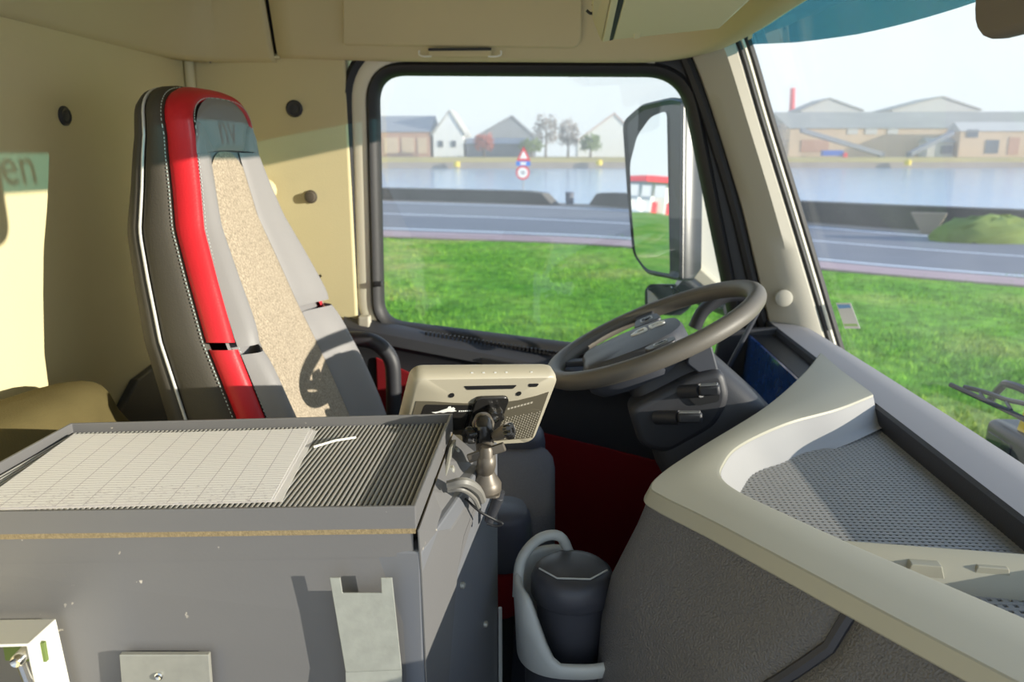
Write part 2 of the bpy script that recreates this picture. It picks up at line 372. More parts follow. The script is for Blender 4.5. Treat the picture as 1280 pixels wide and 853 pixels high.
# side wall behind the door
WY = 1.965       # face of the side wall
gx = PY(437, 200, WY).x
b = MB(); b.box(((XR + gx) / 2, WY + 0.05, -0.42), (gx - XR, 0.10, 1.55)); wl = struct(b.build('wall_left', 'wall_fabric', bevel=0.006))
plug(PY(368, 136, WY), (0, -1, 0), wl, 'dark_plastic', 0.021)
k = PY(389, 246, WY)
MB().lathe(k, (0, -1, 0), [(0.016, 0), (0.017, 0.003), (0.011, 0.005), (0.013, 0.008), (0.012, 0.012), (0.005, 0.0135)], 18).build('coat_hook', 'bronze_knob', wl, smooth=True)
b = MB(); b.tube([V((XR + 0.012, WY - 0.012, 0.235)), V((XR + 0.012, WY - 0.012, -0.6))], 0.012, 10); b.build('corner_bead', 'liner_light', wl, smooth=True)
# floor and raised engine tunnel
b = MB(); b.box((-0.1, 0.95, ZF - 0.03), (1.75, 2.2, 0.06)); fl = struct(b.build('floor', 'rubber'))
b = MB(); b.box((-0.25, 0.78, ZF + 0.16), (1.2, 0.5, 0.32)); b.build('engine_tunnel', 'rubber', fl, bevel=0.03, seg=3)
b = MB(); b.box((1.06, 0.92, -1.0), (0.06, 2.3, 0.5)); struct(b.build('wall_front', 'dark_plastic'), 'dark firewall below the windscreen')
# roof skin
b = MB(); b.box((-0.24, 0.92, 0.60), (1.46, 2.4, 0.05)); cl = struct(b.build('ceiling', 'liner', bevel=0.01))
# headliner mouldings
def liner_strip(path, prof, name, m, parent):
    path = crom(path, 6); rows = []
    for i, p in enumerate(path):
        a = path[max(0, i - 1)]; c = path[min(len(path) - 1, i + 1)]; t = (c - a); t.z = 0; t.normalize()
        inn = V((t.y, -t.x, 0))                  # inwards = right of travel
        rows.append([p + inn * u + V((0, 0, h)) for u, h in prof])
    b = MB(); b.grid(rows); return b.build(name, m, parent, smooth=True, solid=0.012)
prof = [(-0.03, 0.0), (0.0, 0.0), (0.008, 0.006), (0.022, 0.05), (0.05, 0.13), (0.13, 0.25), (0.30, 0.33)]
x350 = PY(350, 72, 1.98).x
rear_path = [V((XR, -0.25, 0.233)), V((XR, 0.6, 0.233)), V((XR, 1.5, 0.235)), V((XR + 0.01, 1.82, 0.236)), V((XR + 0.06, 1.93, 0.236)), V((XR + 0.14, 1.96, 0.236)), V((x350 - 0.004, 1.963, 0.2345))]
liner_strip(rear_path, prof, 'rear_moulding', 'liner', cl)
front_path = [V((x350 + 0.006, 1.955, 0.2335)), V((-0.4, 1.955, 0.224)), V((-0.1, 1.955, 0.2205)), V((0.12, 1.955, 0.218)), V((0.25, 1.945, 0.219)), V((0.34, 1.885, 0.231)), V((0.385, 1.77, 0.248)), V((0.395, 1.55, 0.256)), V((0.398, 1.2, 0.257)), V((0.395, 0.6, 0.255)), V((0.38, -0.25, 0.25))]
prof2 = [(-0.05, 0.012), (-0.03, 0.002), (0.0, 0.0), (0.012, 0.008), (0.020, 0.035), (0.045, 0.12), (0.13, 0.25), (0.30, 0.33)]
fm = liner_strip(front_path, prof2, 'front_moulding', 'liner', cl)
liner_strip([V((x350 - 0.04, 1.985, 0.238)), V((x350, 1.985, 0.238)), V((x350 + 0.04, 1.985, 0.238))], prof, 'moulding_gap', 'black', cl)
b = MB(); b.box(PY(300, 72.0, 1.955), (0.2, 0.012, 0.005)); b.build('light_bead', 'liner_light', cl)
b = MB(); c = PY(316, 5, 1.92); b.box(c, (0.03, 0.012, 0.03)); b.build('hook_plate', 'liner_light', cl, bevel=0.003)
b = MB(); b.lathe(PY(263, 77, 1.96), (0, -1, 0), [(0.006, 0), (0.006, 0.008), (0.003, 0.01)], 10); b.build('screw', 'steel_bright', cl)
# door aperture panel (visor board above the window) with its clip handle
def hdr(px, py): return PY(px, py, 1.925 - (60 - py) * 0.0006)
b = MB(); q = rpoly([hdr(428, -30), hdr(727, -30), hdr(727, 60), hdr(428, 56)], [0, 0, 0.03, 0.01]); b.prism(q, (0, 0.02, 0))
sv = thing('sun_visor', 'flat beige side visor panel folded up above the door window', 'sun visor', hdr(578, 58)); b.build('visor_board', 'liner', sv, bevel=0.004, smooth=True)
h1, h2 = PY(524, 63, 1.925), PY(626, 63, 1.925)
hd = thing('clip_handle', 'small wire clip handle above the door window', 'handle', (h1 + h2) / 2)
dz = V((0, 0, -0.014))
b = MB(); b.tube(crom([h1, h1 + dz * 0.7, h1 + dz + V((0.012, -0.004, 0)), h1 + dz + V((0.03, -0.004, 0))], 4), 0.0022, 8); b.build('wire_end', 'white_plastic', hd, smooth=True)
b = MB(); b.tube(crom([h2, h2 + dz * 0.7, h2 + dz + V((-0.012, -0.004, 0)), h2 + dz + V((-0.03, -0.004, 0))], 4), 0.0022, 8); b.build('wire_end', 'white_plastic', hd, smooth=True)
b = MB(); b.box((h1 + h2) / 2 + V((0, 0.004, -0.006)), (0.15, 0.012, 0.018)); b.build('grip', 'liner', hd, bevel=0.003)
b = MB(); b.box((h1 + h2) / 2 + V((0, -0.003, 0.002)), (0.15, 0.004, 0.006)); b.build('grip_slot', 'black', hd)

# ---- window_1: the driver's door window
WP = [PY(471, 92, D - 0.01), PY(851, 94, D - 0.01), PY(926, 458, D - 0.01), PY(478, 402, D - 0.01)]
wloop = rpoly(WP, [0.07, 0.085, 0.06, 0.06], 10)
w1 = sempty('window_1', (0, D, -0.4), 'door window with rounded black rubber surround')
b = MB(); b.sweep(wloop, [(-0.004, 0.016), (0.020, 0.004), (0.026, -0.012), (0.018, -0.022), (0.006, -0.018), (-0.002, -0.004)], (0, 1, 0)); b.build('rubber_seal', 'rubber', w1, smooth=True)
def offset_loop(loop, u, nrm=V((0, 1, 0))):
    m = len(loop); out = []
    cen = sum(loop, V()) / m
    for i, p in enumerate(loop):
        t = (loop[(i + 1) % m] - loop[i - 1]).normalized(); o = t.cross(nrm).normalized()
        if o.dot(p - cen) < 0: o = -o
        out.append(p + o * u)
    return out
lp = offset_loop(wloop, 0.042); fp_ = [(-0.022, 0.01), (0.022, 0.01), (0.022, -0.012), (0.012, -0.018), (-0.014, -0.014), (-0.022, -0.004)]
def loop_part(i0, n): return [lp[(i0 + i) % len(lp)] for i in range(n)]
def half_sweep(pts, prof):
    rows = []
    cen_ = sum(lp, V()) / len(lp)
    for i, p in enumerate(pts):
        t = (pts[min(len(pts) - 1, i + 1)] - pts[max(0, i - 1)]).normalized(); o = t.cross(V((0, 1, 0))).normalized()
        if o.dot(p - cen_) < 0: o = -o
        rows.append([p + o * u + V((0, h, 0)) for u, h in prof])
    b = MB(); b.grid(rows, closed=True); return b
half_sweep(loop_part(33, 24), fp_).build('door_frame', 'cream_paint', w1, smooth=True)
half_sweep(loop_part(10, 25), fp_).build('door_frame', 'rubber', w1, smooth=True)
b = MB(); lp = offset_loop(wloop, 0.072); b.sweep(lp, [(-0.012, 0.014), (0.014, 0.014), (0.016, -0.012), (0.004, -0.024), (-0.010, -0.016)], (0, 1, 0)); b.build('door_seal', 'rubber', w1, smooth=True)
b = MB(); b.prism([p + V((0, 0.012, 0)) for p in wloop], (0, 0.004, 0)); b.build('pane', 'side_glass', w1)
# small clip on the seal
b = MB(); b.box(PY(473, 355, 1.965), (0.022, 0.02, 0.012)); b.build('seal_joint', 'rubber', w1, bevel=0.003)

# ---- door_1: the door card
def sill(x): return -0.425 - 0.186 * (x + 0.448)
d1 = sempty('door_1', (0, D, ZF), 'dark door card under the window with a red textile lower panel')
rows = []
for i in range(25):
    x = lerp(-0.545, 0.70, i / 24); s = sill(x)
    rows.append([V((x, D + 0.03, s - 0.005)), V((x, D - 0.025, s - 0.004)), V((x, D - 0.05, s - 0.010)), V((x, D - 0.072, s - 0.024)), V((x, D - 0.078, s - 0.05)), V((x, D - 0.066, s - 0.062)), V((x, D - 0.062, s - 0.12)), V((x, D - 0.055, ZF))])
b = MB(); b.grid(rows); b.build('door_card', 'dark_plastic', d1, smooth=True)
b = MB()
for i in range(34):
    px = lerp(533, 700, i / 33.); p = PY(px, 417 + (px - 533) * 0.158, 1.955); b.box(p + V((0, 0, 0.001)), (0.0045, 0.012, 0.010))
o = b.build('demister_slots', 'black', d1)
q = [PY(p[0], p[1], 1.935) for p in [(470, 446), (560, 487), (676, 540), (760, 560), (830, 578)]]
pl = q + [V((q[-1].x, 1.935, ZF)), V((q[0].x, 1.935, ZF))]
b = MB(); b.prism(pl, (0, -0.006, 0)); b.build('textile_panel', 'red_cloth', d1, bevel=0.003)
b = MB(); g0 = PY(600, 448, 1.915); g1 = PY(680, 462, 1.915)
b.prism(rpoly([g0, g1, g1 + V((-0.01, 0, -0.02)), g0 + V((0.01, 0, -0.02))], 0.008), (0, 0.01, 0)); b.build('pull_recess', 'black', d1)
b = MB(); b.box(PY(456, 403, 1.955), (0.03, 0.03, 0.035)); b.build('lock_tab', 'pillar_trim', d1, bevel=0.004)

# ---- trim_1: the windscreen pillar
Lp = [PY(*p, 1.975) for p in [(862, 66), (876, 100), (898, 165), (925, 255), (945, 338), (958, 392), (972, 450)]]
Rp = [PY(*p, 1.93) for p in [(914, 40), (926, 75), (948, 150), (976, 240), (1003, 328), (1027, 408), (1046, 470)]]
rows = []
for a, c in zip(crom(Lp, 4), crom(Rp, 4)):
    m1 = a * 0.72 + c * 0.28 + V((0, -0.035, 0)); m2 = a * 0.35 + c * 0.65 + V((0, -0.040, 0)); m0 = a + V((0.0, -0.02, 0)); m3 = a * 0.08 + c * 0.92 + V((0, -0.022, 0))
    rows.append([a + V((-0.012, 0.05, 0)), a, m0, m1, m2, m3, c, c + V((0.02, 0.05, 0))])
t1 = sempty('trim_1', (0.5, 1.95, -0.4), 'grey beige windscreen pillar trim')
b = MB(); b.grid(rows); b.build('pillar_cover', 'pillar_trim', t1, smooth=True)
MB().lathe(PY(980, 373, 1.905), (-0.1, -1, 0.1), [(0.021, -0.01), (0.021, 0.001), (0.018, 0.003)], 22).build('plug', 'pillar_trim', t1, smooth=True)
o = MB(); o.tube(crom([p + V((0.008, 0, 0)) for p in Rp], 4), 0.006, 8); o.build('black_bead', 'black', t1, smooth=True)
o = MB(); o.tube(crom([p + V((0.018, 0.004, 0)) for p in Rp], 4), 0.006, 8); o.build('cream_bead', 'cream_paint', t1, smooth=True)
o = MB(); o.tube(crom([p + V((0.032, 0.012, 0)) for p in Rp], 4), 0.011, 8); o.build('screen_seal', 'rubber', t1, smooth=True)
# black inner return between window seal and pillar
o = MB(); o.tube(crom([p + V((-0.016, 0.0, 0)) for p in Lp], 4), 0.015, 8); o.build('seal_return', 'rubber', t1, smooth=True)

# ---- window_2: the windscreen, gently bowed, with a tinted sun strip at its top
def wsx(y, z): return 0.700 - 0.385 * (z + 0.43) + 0.24 * (1 - min(1.0, abs((y - 0.95) / 1.02)) ** 4.5)
w2 = sempty('window_2', (0.6, 0.95, -0.6), 'large bowed windscreen with a blue green sun strip')
b = MB(); b.grid([[V((wsx(y, z), y, z)) for y in [lerp(-0.05, 1.965, j / 40) for j in range(41)]] for z in [lerp(-0.75, 0.52, i / 12) for i in range(13)]])
b.build('pane', 'shield_glass', w2, smooth=True, auto=False)
def strip_z(y): return interp([-0.3, 1.4, 1.7, 1.85, 1.98], [0.240, 0.240, 0.241, 0.246, 0.258], y)
b = MB(); b.grid([[V((wsx(y, z) - 0.004, y, z)) for y, z in [(lerp(-0.05, 1.955, j / 40), lerp(strip_z(lerp(-0.05, 1.955, j / 40)), 0.5, i / 6)) for j in range(41)]] for i in range(7)])
ss = b.build('sun_strip', 'strip_tint', w2, smooth=True, auto=False)
def strip_text(name, body, y, z, size):
    ez = V((1, 0, 0.385)).normalized(); ex = V((0, 1, 0)); ey = ez.cross(ex); p = V((wsx(y, z) + 0.002, y, z))
    return text_mesh(name, body, size, 0.0006, 'black', basis(p, ex, ey, ez), w2)
strip_text('lettering', 'en', 0.775, 0.281, 0.095)
strip_text('lettering', 'nv', 1.03, 0.288, 0.085)
b = MB(); b.box(PX(938, 42, 0.44), (0.003, 0.03, 0.022)); b.build('paper_tab', 'liner_light', w2)
# header bar outside, between windscreen top and roof
b = MB(); b.box((0.54, 0.95, 0.56), (0.34, 2.2, 0.10)); b.build('roof_rail', 'liner', cl)
# sticker on the glass
def onglass(px, py):
    d = ray(px, py); t = 0.5; g = lambda t: (d * t).x - wsx((d * t).y, (d * t).z) + 0.006
    while g(t) < 0 and t < 4: t += 0.01
    lo_, hi_ = t - 0.01, t
    for _ in range(20):
        t = (lo_ + hi_) / 2
        if g(t) < 0: lo_ = t
        else: hi_ = t
    return d * t
st = thing('windscreen_sticker', 'small white sticker with blue and green bands on the windscreen by the pillar', 'sticker', onglass(1062, 394))
n_ = V((-0.002, 0, 0))
q = [onglass(*p) + n_ for p in [(1046, 379), (1064, 379), (1076, 411), (1057, 411)]]
b = MB(); b.prism(q, (0.001, 0, 0)); b.build('paper', 'white_print', st)
q = [onglass(*p) + n_ * 1.5 for p in [(1048, 381), (1063, 381), (1065, 385), (1050, 386)]]; b = MB(); b.prism(q, (0.0008, 0, 0)); b.build('blue_band', 'sticker_blue', st)
q = [onglass(*p) + n_ * 1.5 for p in [(1056, 405), (1072, 405), (1074, 408), (1057, 408)]]; b = MB(); b.prism(q, (0.0008, 0, 0)); b.build('green_band', 'sticker_green', st)

# ---- overhead locker at the front, flap hanging slightly open
oc = thing('overhead_locker', 'beige overhead storage locker with open flap above the wheel', 'locker', PY(850, 20, 1.55))
def LK(px, py, o=0.0): return PY(px, py, 1.52 - (50 - py) * 0.0035 - o)
tk = V((0, 0.02, 0.012))
b = MB(); b.prism([LK(766, 50), LK(899, 36), LK(945, -6), LK(1000, -60), LK(796, -60)], tk); b.build('flap', 'liner_light', oc, bevel=0.003)
b = MB(); b.prism([LK(753, 53, 0.004), LK(762, 51, 0.004), LK(786, -60, 0.004), LK(776, -60, 0.004)], tk); b.build('cheek_strip', 'liner_light', oc, bevel=0.002)
b = MB(); b.prism([LK(762, 51), LK(766, 50), LK(796, -60), LK(786, -60)], tk * 0.6); b.build('flap_gap', 'hole_dark', oc)
for p0, p1 in (((816, 35), (845, -20)), ((891, 26), (930, -12))):
    b = MB(); b.tube([LK(*p0, 0.0005), LK(*p1, 0.0005)], 0.0011, 6); b.build('panel_line', 'nav_dark', oc)
b = MB(); b.prism([LK(793, 34, 0.001), LK(806, 32, 0.001), LK(800, 48, 0.012), LK(792, 49, 0.012)], tk * 0.4); b.build('latch', 'liner_light', oc, bevel=0.002)
b = MB(); b.prism([LK(778, 36, 0.0005), LK(792, 34, 0.0005), LK(791, 46, 0.0005), LK(786, 44, 0.0005)], tk * 0.05); b.build('latch_recess', 'nav_dark', oc)
L0 = LK(741, 25); L1 = LK(752, 53); L2 = LK(776, -60); L3 = LK(738, -60)
b = MB(); b.prism([L0, L1, L2, L3], (0, 0.012, 0.004)); b.build('end_cheek', 'liner', oc, bevel=0.003)
b = MB(); b.tube(crom([PY(733, 13, 1.45), PY(739, 17, 1.45), PY(744, 12, 1.45), PY(741, 5, 1.45)], 4), 0.0025, 6); b.build('catch', 'black', oc)

# ================================================================== DASHBOARD
dash = thing('dashboard', 'dark truck dashboard with beige trim and mesh storage trays', 'dashboard', (0.4, 1.0, ZF))
ys = [lerp(-0.2, 1.97, i / 24) for i in range(25)]
def padrow(y):
    bow = 0.02 * (1 - ((y - 0.95) / 1.02) ** 2)
    return [V((0.560, y, -0.60)), V((0.562, y, -0.468)), V((0.556, y, -0.462)), V((0.552, y, -0.440)), V((0.551, y, -0.416)), V((0.556, y, -0.411)), V((0.61, y, -0.412)), V((0.640 + bow, y, -0.418)), V((0.652 + bow, y, -0.428)), V((0.66 + bow, y, -0.47)), V((0.68 + bow, y, -0.75))]
b = MB(); b.grid([padrow(y)[5:] for y in ys]); b.build('top_pad', 'dash_top', dash, smooth=True)
b = MB(); b.grid([padrow(y)[:6] for y in ys]); b.build('pad_face', 'dash_side', dash, smooth=True)
b = MB(); b.box((0.855, 0.93, -0.765), (0.33, 2.1, 0.03)); b.build('sun_block_panel', 'black', dash)  # unseen panel added to stop sun leaking in below the pad
# trim ring: outer and inner outlines in plan (x, y)
OUT = [(0.548, 1.575), (0.47, 1.435), (0.353, 1.252), (0.213, 1.067), (0.145, 0.972), (0.118, 0.915), (0.130, 0.880), (0.178, 0.817), (0.253, 0.709), (0.316, 0.618), (0.40, 0.50), (0.50, 0.36), (0.555, 0.28)]
INN = [(0.552, 1.285), (0.47, 1.222), (0.374, 1.165), (0.278, 1.068), (0.238, 0.995), (0.227, 0.950), (0.240, 0.905), (0.280, 0.845), (0.335, 0.770), (0.385, 0.708), (0.45, 0.625), (0.53, 0.52), (0.556, 0.487)]
def ztrim(k): return -0.408 + 0.012 * max(0, 1 - k / 2.2)
O3 = crom([V((x, y, ztrim(k))) for k, (x, y) in enumerate(OUT)], 6); I3 = crom([V((x, y, ztrim(k) - 0.002)) for k, (x, y) in enumerate(INN)], 6)
def plan_out(path, i):
    a = path[max(0, i - 1)]; c = path[min(len(path) - 1, i + 1)]; t = (c - a); t.z = 0; t.normalize(); return V((-t.y, t.x, 0)) * -1   # away from the tray
n_o = [plan_out(O3, i) for i in range(len(O3))]
if n_o[len(O3) // 2].dot(O3[len(O3) // 2] - I3[len(O3) // 2]) < 0: n_o = [-n for n in n_o]
rows = []; rows2 = []
for i, (o, n) in enumerate(zip(O3, I3)):
    d = (o - n); d.z = 0; d.normalize(); nn = n_o[i]; z = V((0, 0, 1))
    rows.append([o - nn * 0.014 - z * 0.026, o - nn * 0.004 - z * 0.020, o - nn * 0.003 - z * 0.018, o - nn * 0.010 - z * 0.002, o - nn * 0.012 - z * 0.0005,
                 o.lerp(n, 0.5) + z * 0.002, n + d * 0.008 + z * 0.002, n + d * 0.002 + z * 0.0005, n - z * 0.004])
    slope = interp([0, 12, 30, 40, 80], [0.035, 0.042, 0.036, 0.010, 0.008], i)
    rows2.append([n - z * 0.003, n - z * 0.007 - d * 0.004, n - d * slope * 0.75 - z * 0.036, n - d * slope - z * 0.042, n - d * (slope + 0.01) - z * 0.043])
b = MB(); b.grid(rows); o = b.build('beige_trim', 'trim_beige', dash, smooth=True); o.data.set_sharp_from_angle(angle=math.radians(24))
b = MB(); b.grid(rows2); b.build('tray_wall', 'tray_wall', dash, smooth=True, auto=False)
# dividing bar between the trays with two clips
p0, p1 = PZ(1052, 681, -0.415), PZ(1300, 700, -0.415)
dirb = (p1 - p0).normalized(); side = V((-dirb.y, dirb.x, 0))
bar = []
for t in (0.0, 0.2, 0.5, 0.8, 1.0):
    c = p0.lerp(p1, t); bar.append([c + side * 0.012 + V((0, 0, -0.04)), c + side * 0.010 + V((0, 0, 0.0)), c + side * 0.003 + V((0, 0, 0.003)), c - side * 0.008 + V((0, 0, -0.001)), c - side * 0.016 + V((0, 0, -0.012)), c - side * 0.028 + V((0, 0, -0.024)), c - side * 0.030 + V((0, 0, -0.045))])
b = MB(); b.grid(bar); b.build('divider_bar', 'trim_beige', dash, smooth=True)
for px, py in ((1157, 716), (1240, 719)):
    c = PZ(px, py + 4, -0.432); b = MB()
    b.prism([c - dirb * 0.021 - V((0, 0, 0.008)), c + dirb * 0.021 - V((0, 0, 0.008)), c + dirb * 0.015 + V((0, 0, 0.012)), c - dirb * 0.015 + V((0, 0, 0.012))], side * 0.016); b.build('clip', 'trim_beige', dash, bevel=0.001)
# mesh mats: real lattices of bars over a dark floor, cut to the tray outline
inner2 = [(p.x, p.y) for p in I3] + [(0.556, 0.487)] + [(0.558, 1.285)]
def xspan(poly, y):
    xs = []
    for i in range(len(poly)):
        (x0, y0), (x1, y1) = poly[i - 1], poly[i]
        if (y0 <= y < y1) or (y1 <= y < y0): xs.append(x0 + (x1 - x0) * (y - y0) / (y1 - y0))
    return (min(xs), max(xs)) if len(xs) > 1 else None
def yspan(poly, x):
    r_ = xspan([(q, p) for p, q in poly], x); return r_
def lattice(name, ylo, yhi, pitch, wx, wy, z):
    poly = [(x, max(ylo(x), min(yhi(x), y))) for x, y in inner2]
    b = MB(); y = 0.3
    while y < 1.4:
        s_ = xspan(inner2, y)
        if s_:
            x0, x1 = s_; x = x0
            xs = [x0 + (x1 - x0) * i / 30 for i in range(31)]; ok = [q for q in xs if ylo(q) <= y <= yhi(q)]
            if len(ok) > 1: b.box(((ok[0] + ok[-1]) / 2, y, z), (ok[-1] - ok[0], wy, 0.004))
        y += pitch
    x = 0.2
    while x < 0.56:
        s_ = yspan(inner2, x)
        if s_:
            y0 = max(s_[0], ylo(x)); y1 = min(s_[1], yhi(x))
            if y1 - y0 > 0.01: b.box((x, (y0 + y1) / 2, z - 0.0003), (wx, y1 - y0, 0.0038))
        x += pitch
    return b.build(name, 'mesh_grey', dash)
ybar = lambda x: p0.y + (p1.y - p0.y) * (x - p0.x) / (p1.x - p0.x)
lattice('mesh_mat', lambda x: ybar(x) + 0.006, lambda x: 9, 0.0078, 0.0042, 0.0040, -0.4495)
lattice('mesh_mat', lambda x: 0, lambda x: ybar(x) - 0.026, 0.0105, 0.0058, 0.0052, -0.4495)
b = MB(); b.prism([V((x, y, -0.4535)) for x, y in inner2], (0, 0, -0.01)); b.build('tray_floor', 'hole_dark', dash)
# console skin below the trim: two grained panels with a curved seam
ZR = [-0.422, -0.440, -0.470, -0.505, -0.545, -0.60, -0.68, -0.80, -1.0, ZF]
OUTW = [-0.012, -0.004, 0.006, 0.020, 0.036, 0.046, 0.050, 0.045, 0.03, 0.02]
ZO = []
for i in range(len(ZR) - 1):
    for j in range(4): ZO.append((lerp(ZR[i], ZR[i + 1], j / 4), lerp(OUTW[i], OUTW[i + 1], j / 4)))
ZO.append((ZR[-1], OUTW[-1]))
def at_s(f):
    f = max(0, min(len(O3) - 1.001, f)); i = int(f); return O3[i].lerp(O3[i + 1], f - i), n_o[i].lerp(n_o[i + 1], f - i).normalized()
def seam_s(z): return interp([-1.2, -0.75, -0.60, -0.54, -0.505, -0.47, -0.42], [45, 45.3, 46.4, 47.5, 48.8, 50.1, 50.8], z + 0.0)
def skin(s0f, s1f, name, lip):
    rows = []
    for z, ow in ZO:
        s0, s1 = s0f(z), s1f(z); r_ = []
        for j in range(33):
            t = j / 32; o, n = at_s(lerp(s0, s1, t)); q = o + n * ow
            e = (0 if lip[0] == 0 else max(0, 1 - t * 16)) + (0 if lip[1] == 0 else max(0, 1 - (1 - t) * 16))
            q = q - n * 0.012 * e * e; q.z = z; r_.append(q)
        rows.append(r_)
    b = MB(); b.grid(rows); return b.build(name, 'dark_grain', dash, smooth=True, auto=False)
skin(lambda z: 17, lambda z: seam_s(z) - 0.12, 'console_skin', (0, 1))
skin(lambda z: seam_s(z) + 0.12, lambda z: 71.9, 'console_skin', (1, 0))
b = MB(); b.tube([at_s(seam_s(z))[0] * 1 + at_s(seam_s(z))[1] * (ow - 0.010) + V((0, 0, z - at_s(seam_s(z))[0].z)) for z, ow in ZO], 0.008, 8); b.build('seam_fill', 'dash_side', dash, smooth=True)
rows = []
for z, ow in zip(ZR, OUTW):
    r_ = []
    for j in range(13):
        o, n = at_s(17 * j / 12); q = o - n * lerp(0.05, 0.01, j / 12.) + n * min(ow, 0.01); q.z = z; r_.append(q)
    rows.append(r_)
b = MB(); b.grid(rows); b.build('driver_side_skin', 'dark_plastic', dash, smooth=True, auto=False)
# instrument cluster in its recess on the driver's side
b = MB(); b.box((0.53, 1.64, -0.55), (0.09, 0.60, 0.24)); cl_ = b.build('cluster_housing', 'black', dash, bevel=0.01)
q = [V((0.484, 1.40, -0.428)), V((0.484, 1.86, -0.428)), V((0.470, 1.86, -0.62)), V((0.470, 1.40, -0.62))]
b = MB(); b.prism(q, (0.006, 0, 0)); b.build('display_glass', 'cluster_sky_tint', cl_)['label'] = 'instrument display under the dash hood, blue sky reflection painted in'
b = MB(); b.prism([V((0.42, 1.87, -0.42)), V((0.56, 1.87, -0.41)), V((0.56, 1.87, -0.75)), V((0.36, 1.87, -0.75))], (0, 0.02, 0)); b.build('cheek', 'dark_plastic', cl_, bevel=0.004)
b = MB(); b.tube([PY(948, 388, 1.80), PY(905, 470, 1.80), PY(940, 520, 1.62)], 0.006, 8); b.build('edge_bead', 'wheel_hub', cl_, smooth=True)
b = MB(); b.box((0.50, 1.55, -0.72), (0.16, 0.86, 0.22)); o = b.build('knee_panel', 'black', dash, bevel=0.02)

# ================================================================== CUP HOLDER AND WASTE BIN
hc = V((0.034, 0.955, -0.62))
ch = thing('cup_holder', 'pale grey moulded cup holder clipped beside the console', 'cup holder', V((0.036, 0.955, -0.80)))
def ring(c, rx, ry, z, n=36, sq=2.6):
    return [V((c.x + rx * math.copysign(abs(math.cos(a)) ** (2 / sq), math.cos(a)), c.y + ry * math.copysign(abs(math.sin(a)) ** (2 / sq), math.sin(a)), z)) for a in [2 * math.pi * k / n for k in range(n)]]
def rimz(p, c):   # the rim sweeps up on the left, dips at the front
    u = (p.x - c.x) / 0.075; v_ = (p.y - c.y) / 0.075
    s = max(0, min(1, (0.15 - u + 0.35 * v_) / 0.75)); s = s * s * (3 - 2 * s)
    return lerp(-0.650, -0.562, s)
N = 48
base = ring(hc, 0.068, 0.070, -0.674, N); low = ring(hc, 0.077, 0.079, -0.667, N); topo = ring(hc, 0.082, 0.084, 0, N); topi = ring(hc, 0.070, 0.072, 0, N); ini = ring(hc, 0.062, 0.064, -0.672, N)
for p in topo + topi: p.z = rimz(p, hc)
mid = [l.lerp(t, 0.5) + V((0, 0, 0)) for l, t in zip(low, topo)]
b = MB(); b.grid([base, low, mid, topo, [p + V((0, 0, 0.006)) for p in [a.lerp(c, 0.5) for a, c in zip(topo, topi)]], topi, ini], closed=True); b.build('holder_ring', 'holder_grey', ch, smooth=True, auto=False)
b = MB(); b.lathe((hc.x, hc.y, -0.90), (0, 0, 1), [(0.055, 0), (0.064, 0.1), (0.066, 0.225)], 28); b.build('holder_foot', 'dark_plastic', ch, smooth=True)
lp = [V((hc.x - 0.075, hc.y - 0.02, -0.585)), V((hc.x - 0.072, hc.y + 0.01, -0.548)), V((hc.x - 0.048, hc.y + 0.035, -0.527)), V((hc.x - 0.018, hc.y + 0.045, -0.527)), V((hc.x - 0.002, hc.y + 0.05, -0.56))]
b = MB(); b.tube(crom(lp, 5), 0.0075, 10); b.build('holder_arm', 'holder_grey', ch, smooth=True)
b = MB(); b.box((hc.x + 0.07, hc.y + 0.03, -0.62), (0.05, 0.05, 0.05)); b.build('bracket', 'dark_plastic', ch, bevel=0.006)
bn = thing('waste_bin', 'small dark round cup with a lid in the grey holder', 'cup', V((hc.x, hc.y, -0.698)))
b = MB(); b.lathe((hc.x, hc.y, -0.698), (0, 0, 1), [(0.040, 0), (0.043, 0.01), (0.050, 0.10), (0.0515, 0.109)], 40); b.build('cup_body', 'bin_plastic', bn, smooth=True)
b = MB(); b.lathe((hc.x, hc.y, -0.589), (0, 0, 1), [(0.054, 0), (0.0575, 0.004), (0.0575, 0.024), (0.054, 0.034), (0.046, 0.041), (0.030, 0.045), (0.001, 0.046)], 40); b.build('lid', 'bin_plastic', bn, smooth=True)
zt = -0.589 + 0.047
b = MB(); q = [V((hc.x - 0.046, hc.y - 0.012, zt - 0.0032)), V((hc.x - 0.022, hc.y - 0.036, zt - 0.0032)), V((hc.x + 0.022, hc.y - 0.036, zt - 0.0032)), V((hc.x + 0.046, hc.y - 0.012, zt - 0.0032))]
b.tube(q, 0.0012, 6); b.build('lid_line', 'holder_grey', bn, smooth=True)

